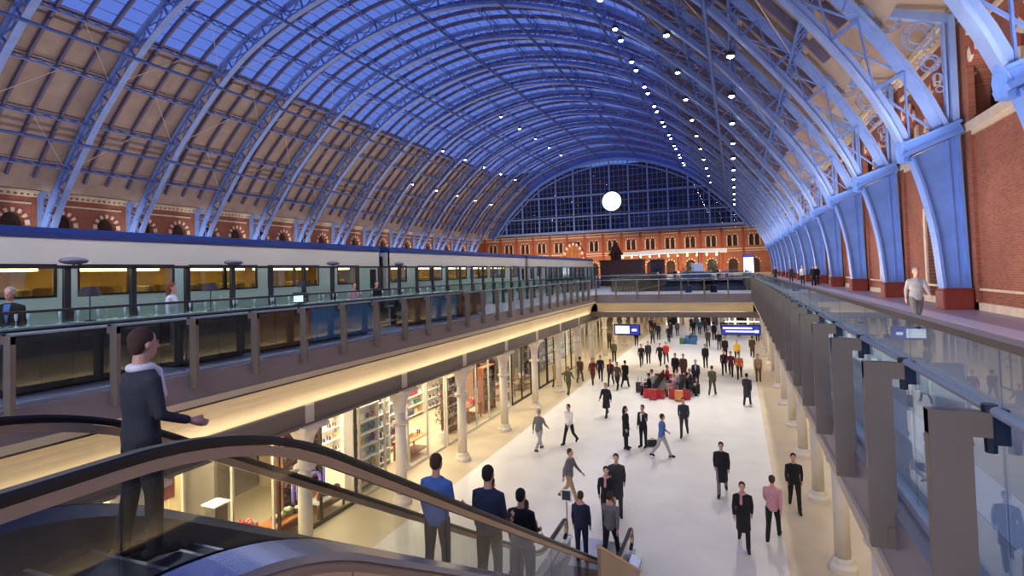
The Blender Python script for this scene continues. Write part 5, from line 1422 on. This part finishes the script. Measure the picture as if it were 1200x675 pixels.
seats(-4.6,58.6,4,'row of dark and blue seats far down the lower concourse',M_BLUEP,[M_BLACKL,M_BLUEP])
def sitter(x,y,f,lab,t,l,h,**o): person(x,y,ZF,f,'sit',lab,t,l,h,**o)
sitter(-5.12,34.3,-90,'person in black seated at the near end of the left seat row','black','black','black')
sitter(-5.12,35.6,-90,'person in white and grey seated on the left seat row','white','charcoal','brown')
sitter(-4.4,37.4,90,'person in red seated at the far end of the left seat row','red','maroon','brown')
sitter(-3.65,34.4,-90,'person in a pink top seated at the near end of the right seat row','pink','tan','fair')
sitter(-2.93,34.9,90,'person in black seated on the right side of the right seat row','black','black','black')
sitter(-2.93,36.4,90,'person in navy seated farther along the right side of the right seat row','navy','black','grey')
sitter(-3.65,36.2,-90,'person in white seated behind the pink top on the right seat row','white','navy','brown')
person(-4.1,39.6,ZF,180,'stand','person in a black coat standing left behind the right seat row','black','black','black',coat=True)
person(-3.55,39.4,ZF,180,'stand','person in a dark brown coat standing right behind the right seat row','brown','black','black',coat=True)
def suitcase(x,y,m,lab,rz=0,h=.62):
    r = thing('suitcase', lab, 'suitcase', (x,y,ZF), rz)
    b = MB(); b.cbox(-.22,-.13,.05,.22,.13,h,.03); b.box(-.2,-.14,.15,.2,-.13,h-.1); b.build('shell', m, r)
    b = MB(); b.tube([(-.1,.1,h),(-.1,.1,h+.35),(.1,.1,h+.35),(.1,.1,h)],.012,6); b.build('pull_handle', M_STEELD, r)
    for sx in (-1,1):
        for sy in (-1,1): b = MB(); b.tube([(sx*.18-.015,sy*.1,.035),(sx*.18+.015,sy*.1,.035)],.035,10); b.build('wheel', M_BLACK, r)
suitcase(-4.75,33.2,M_RED,'red suitcase at the near end of the left seat row')
suitcase(-3.3,33.25,PM[4],'orange suitcase at the near end of the right seat row')
suitcase(-2.5,35.4,M_BLACKL,'black suitcase beside the right seat row')
suitcase(-5.8,35.0,M_BLACKL,'black suitcase beside the left seat row')
suitcase(-4.1,58.1,M_BLUEP,'blue suitcase in front of the far dark and blue seats')
suitcase(-5.3,58.2,PM[3],'green suitcase in front of the far dark and blue seats')
# ------------------------------------------------------------------ lights
wd = bpy.data.worlds.new('world'); SC.world = wd; wd.use_nodes = True
nt = wd.node_tree; bg = nt.nodes['Background']
tc = nt.nodes.new('ShaderNodeTexCoord'); sp = nt.nodes.new('ShaderNodeSeparateXYZ'); rp = nt.nodes.new('ShaderNodeValToRGB')
nt.links.new(tc.outputs['Generated'], sp.inputs[0]); nt.links.new(sp.outputs['Z'], rp.inputs['Fac'])
rp.color_ramp.elements[0].position = 0.0; rp.color_ramp.elements[0].color = (0.16, 0.25, 0.72, 1)
rp.color_ramp.elements[1].position = 0.8; rp.color_ramp.elements[1].color = (0.10, 0.20, 0.80, 1)
nt.links.new(rp.outputs['Color'], bg.inputs['Color']); bg.inputs['Strength'].default_value = 0.88

WARM = (1,.83,.6); WHITE = (1,.95,.88); COOL = (.78,.87,1)
# roof floodlights: lamp heads on the purlins at every rib
def make_flood():
    r = thing('floodlight', 'x', 'floodlight')
    b = MB(); b.lathe([(.1,.42),(.26,.3),(.3,0),(.27,0),(.2,.2),(.0,.3)], (0,0,0), 12); b.build('housing', M_STEELD, r)
    b = MB(); b.sphere((0,0,.04),.2,10,6,0,1,1,.7); b.build('bulb', M_LAMP, r, smooth=True)
    b = MB(); b.box(-.03,-.03,.4,.03,.03,1.0); b.box(-.3,-.02,.0,-.27,.02,.5); b.box(.27,-.02,.0,.3,.02,.5); b.box(-.3,-.02,.46,.3,.02,.5); b.build('bracket', M_STEELD, r)
    return r
fl0 = make_flood(); cnt = [0]
def flood(sg, s, y, lab):
    p, n = at_s(IC, s, IS); loc = (XC+sg*(p.x+n.x*.2), y, p.y+n.y*.2-.9)
    if cnt[0] == 0: fl0.location = loc; fl0['label'] = lab
    else: copy_tree(fl0, loc, None, lab)
    cnt[0] += 1
    return loc
for i in range(1, 12):
    y = YR0 + S*(i)
    if i >= 2:
        a = flood(1, 30.5, y-1.4, 'bright floodlight of the upper right roof row, front lamp of the %s pair' % nth(i-2))
        c = flood(1, 30.5, y+1.4, 'bright floodlight of the upper right roof row, rear lamp of the %s pair' % nth(i-2))
        if i < 6: spot('flood_beam', (a[0],a[1],a[2]-.3), (-6, y-14+i, ZF), 9000, WHITE, math.radians(50))
        elif i % 2 == 0: spot('flood_beam', (a[0],a[1],a[2]-.3), (-12, y, 0), 3000, WHITE, math.radians(70))
        flood(1, 23.7, y+.5, 'small floodlight of the middle right roof row, %s from the front' % nth(i-2))
    a = flood(1, 17.2, y+3.0, 'bright floodlight of the lower right roof row, %s from the front' % nth(i-1))
    if i < 5: spot('flood_beam', (a[0],a[1],a[2]-.3), (-4, y-8, ZF), 5500, WHITE, math.radians(55))
for i in range(7, 12):
    y = YR0 + S*i
    flood(-1, 30.5, y, 'small floodlight far along the upper left roof row, %s of that row' % nth(i-7).replace('nearest','first'))
    flood(-1, 43, y, 'small floodlight far along the roof ridge, %s of that row' % nth(i-7).replace('nearest','first'))
    flood(-1, 22, y, 'small floodlight far along the lower left roof row, %s of that row' % nth(i-7).replace('nearest','first'))
# uplighters washing the iron feet and spandrels
for i in range(-1, 13):
    y = YR0 + S*i
    spot('uplight', (XC+34.6, y-3.2, 5.2), (XC+35.4, y, 9.5), 950, (.93,.96,1), math.radians(75), .8, .3)
    spot('uplight', (XC+32.5, y-4.0, 1.2), (XC+36.6, y, 3.8), 300, COOL, math.radians(60), .8, .3)
    spot('uplight', (XC-34.0, y-3.2, 6.0), (XC-36.2, y, 9.6), 800, (.93,.96,1), math.radians(70), .8, .3)
# warm wash on brick and boards
area('wall_wash', (XC+31, 70, .9), .5, 3000, WARM, (0, math.radians(-118), 0), 130)
area('board_wash', (XC-20, 70, 3.6), .6, 3200, (1,.86,.74), (0, math.radians(180-32), 0), 130)
area('right_board_wash', (XC+33.5, 70, 7.2), .5, 300, (1,.85,.7), (0, math.radians(205), 0), 130)
area('end_wash', (XC, 132, 1.0), 60, 5000, (1,.75,.45), (math.radians(100), 0, 0), .6)
# gallery ceilings
area('gallery_left', (-12.2, 40, -2.05), 2.2, 1100, WARM, (0,0,0), 84)
area('gallery_right', (5.0, 40, -2.05), 4.5, 1300, (1,.88,.74), (0,0,0), 84)
area('gallery_bridge', (-4.5, 44.7, -1.85), 10, 300, WARM, (0,0,0), 4)
area('gallery_far', (-4.5, 93, -1.85), 10, 500, WARM, (0,0,0), 8)
for yy in (58, 70, 80):
    spot('flood_beam', (-2, yy-3, 24), (-4.5, yy, ZF), 9000, WHITE, math.radians(40))
area('cove_left', (-10.3, 21, -1.42), .14, 75, WARM, (0, math.radians(180-30), 0), 41)
area('cove_right', (1.42, 21, -1.42), .14, 70, WARM, (0, math.radians(180+30), 0), 41)
area('cove_bridge', (-4.5, VY1+.55, -1.35), 10, 45, WARM, (math.radians(180-30), 0, 0), .14)
area('deck_left_fill', (-12.3, 30, 5.5), .4, 900, (.95,.97,1), (0,0,0), 60)  # fill strip added over the left deck, no visible lamps there
area('platform_fill', (-14.3, 30, 4.2), .3, 190, (1,.95,.88), (0, math.radians(-30), 0), 64)  # added fill to brighten the train side, not a platform lamp
area('roof_fill_left', (XC-10, 72, 3.6), 1.0, 7000, (1,.93,.9), (0, math.radians(180-8), 0), 130)  # added fill strip lifting the roof ribs from the left
area('roof_fill_right', (XC+31, 72, .4), 1.0, 2400, (1,.95,.95), (0, math.radians(180+12), 0), 130)  # matching fill strip added on the right for the roof ribs
o_ = area('hall_behind_fill', (-4, -14, 9), 10, 2000, (1,.95,.9), (0,0,0), 6); aim(o_, (-1, 8, 0))  # unseen fill added behind the camera to brighten posts and escalator
area('deck_right_fill', (4.8, 60, 6.8), .4, 1000, (.92,.9,1), (0,0,0), 120)  # long fill strip added to light the right deck, no lamp modelled

SC.view_settings.view_transform = 'Standard'; SC.view_settings.look = 'None'
SC.view_settings.exposure = 0.0; SC.view_settings.gamma = 1.0; SC.view_settings.use_curve_mapping = False
cy = SC.cycles
cy.use_denoising = True; cy.max_bounces = 8; cy.diffuse_bounces = 3; cy.glossy_bounces = 4; cy.transparent_max_bounces = 24; cy.transmission_bounces = 4
cy.sample_clamp_indirect = 6.0; cy.caustics_reflective = False; cy.caustics_refractive = False
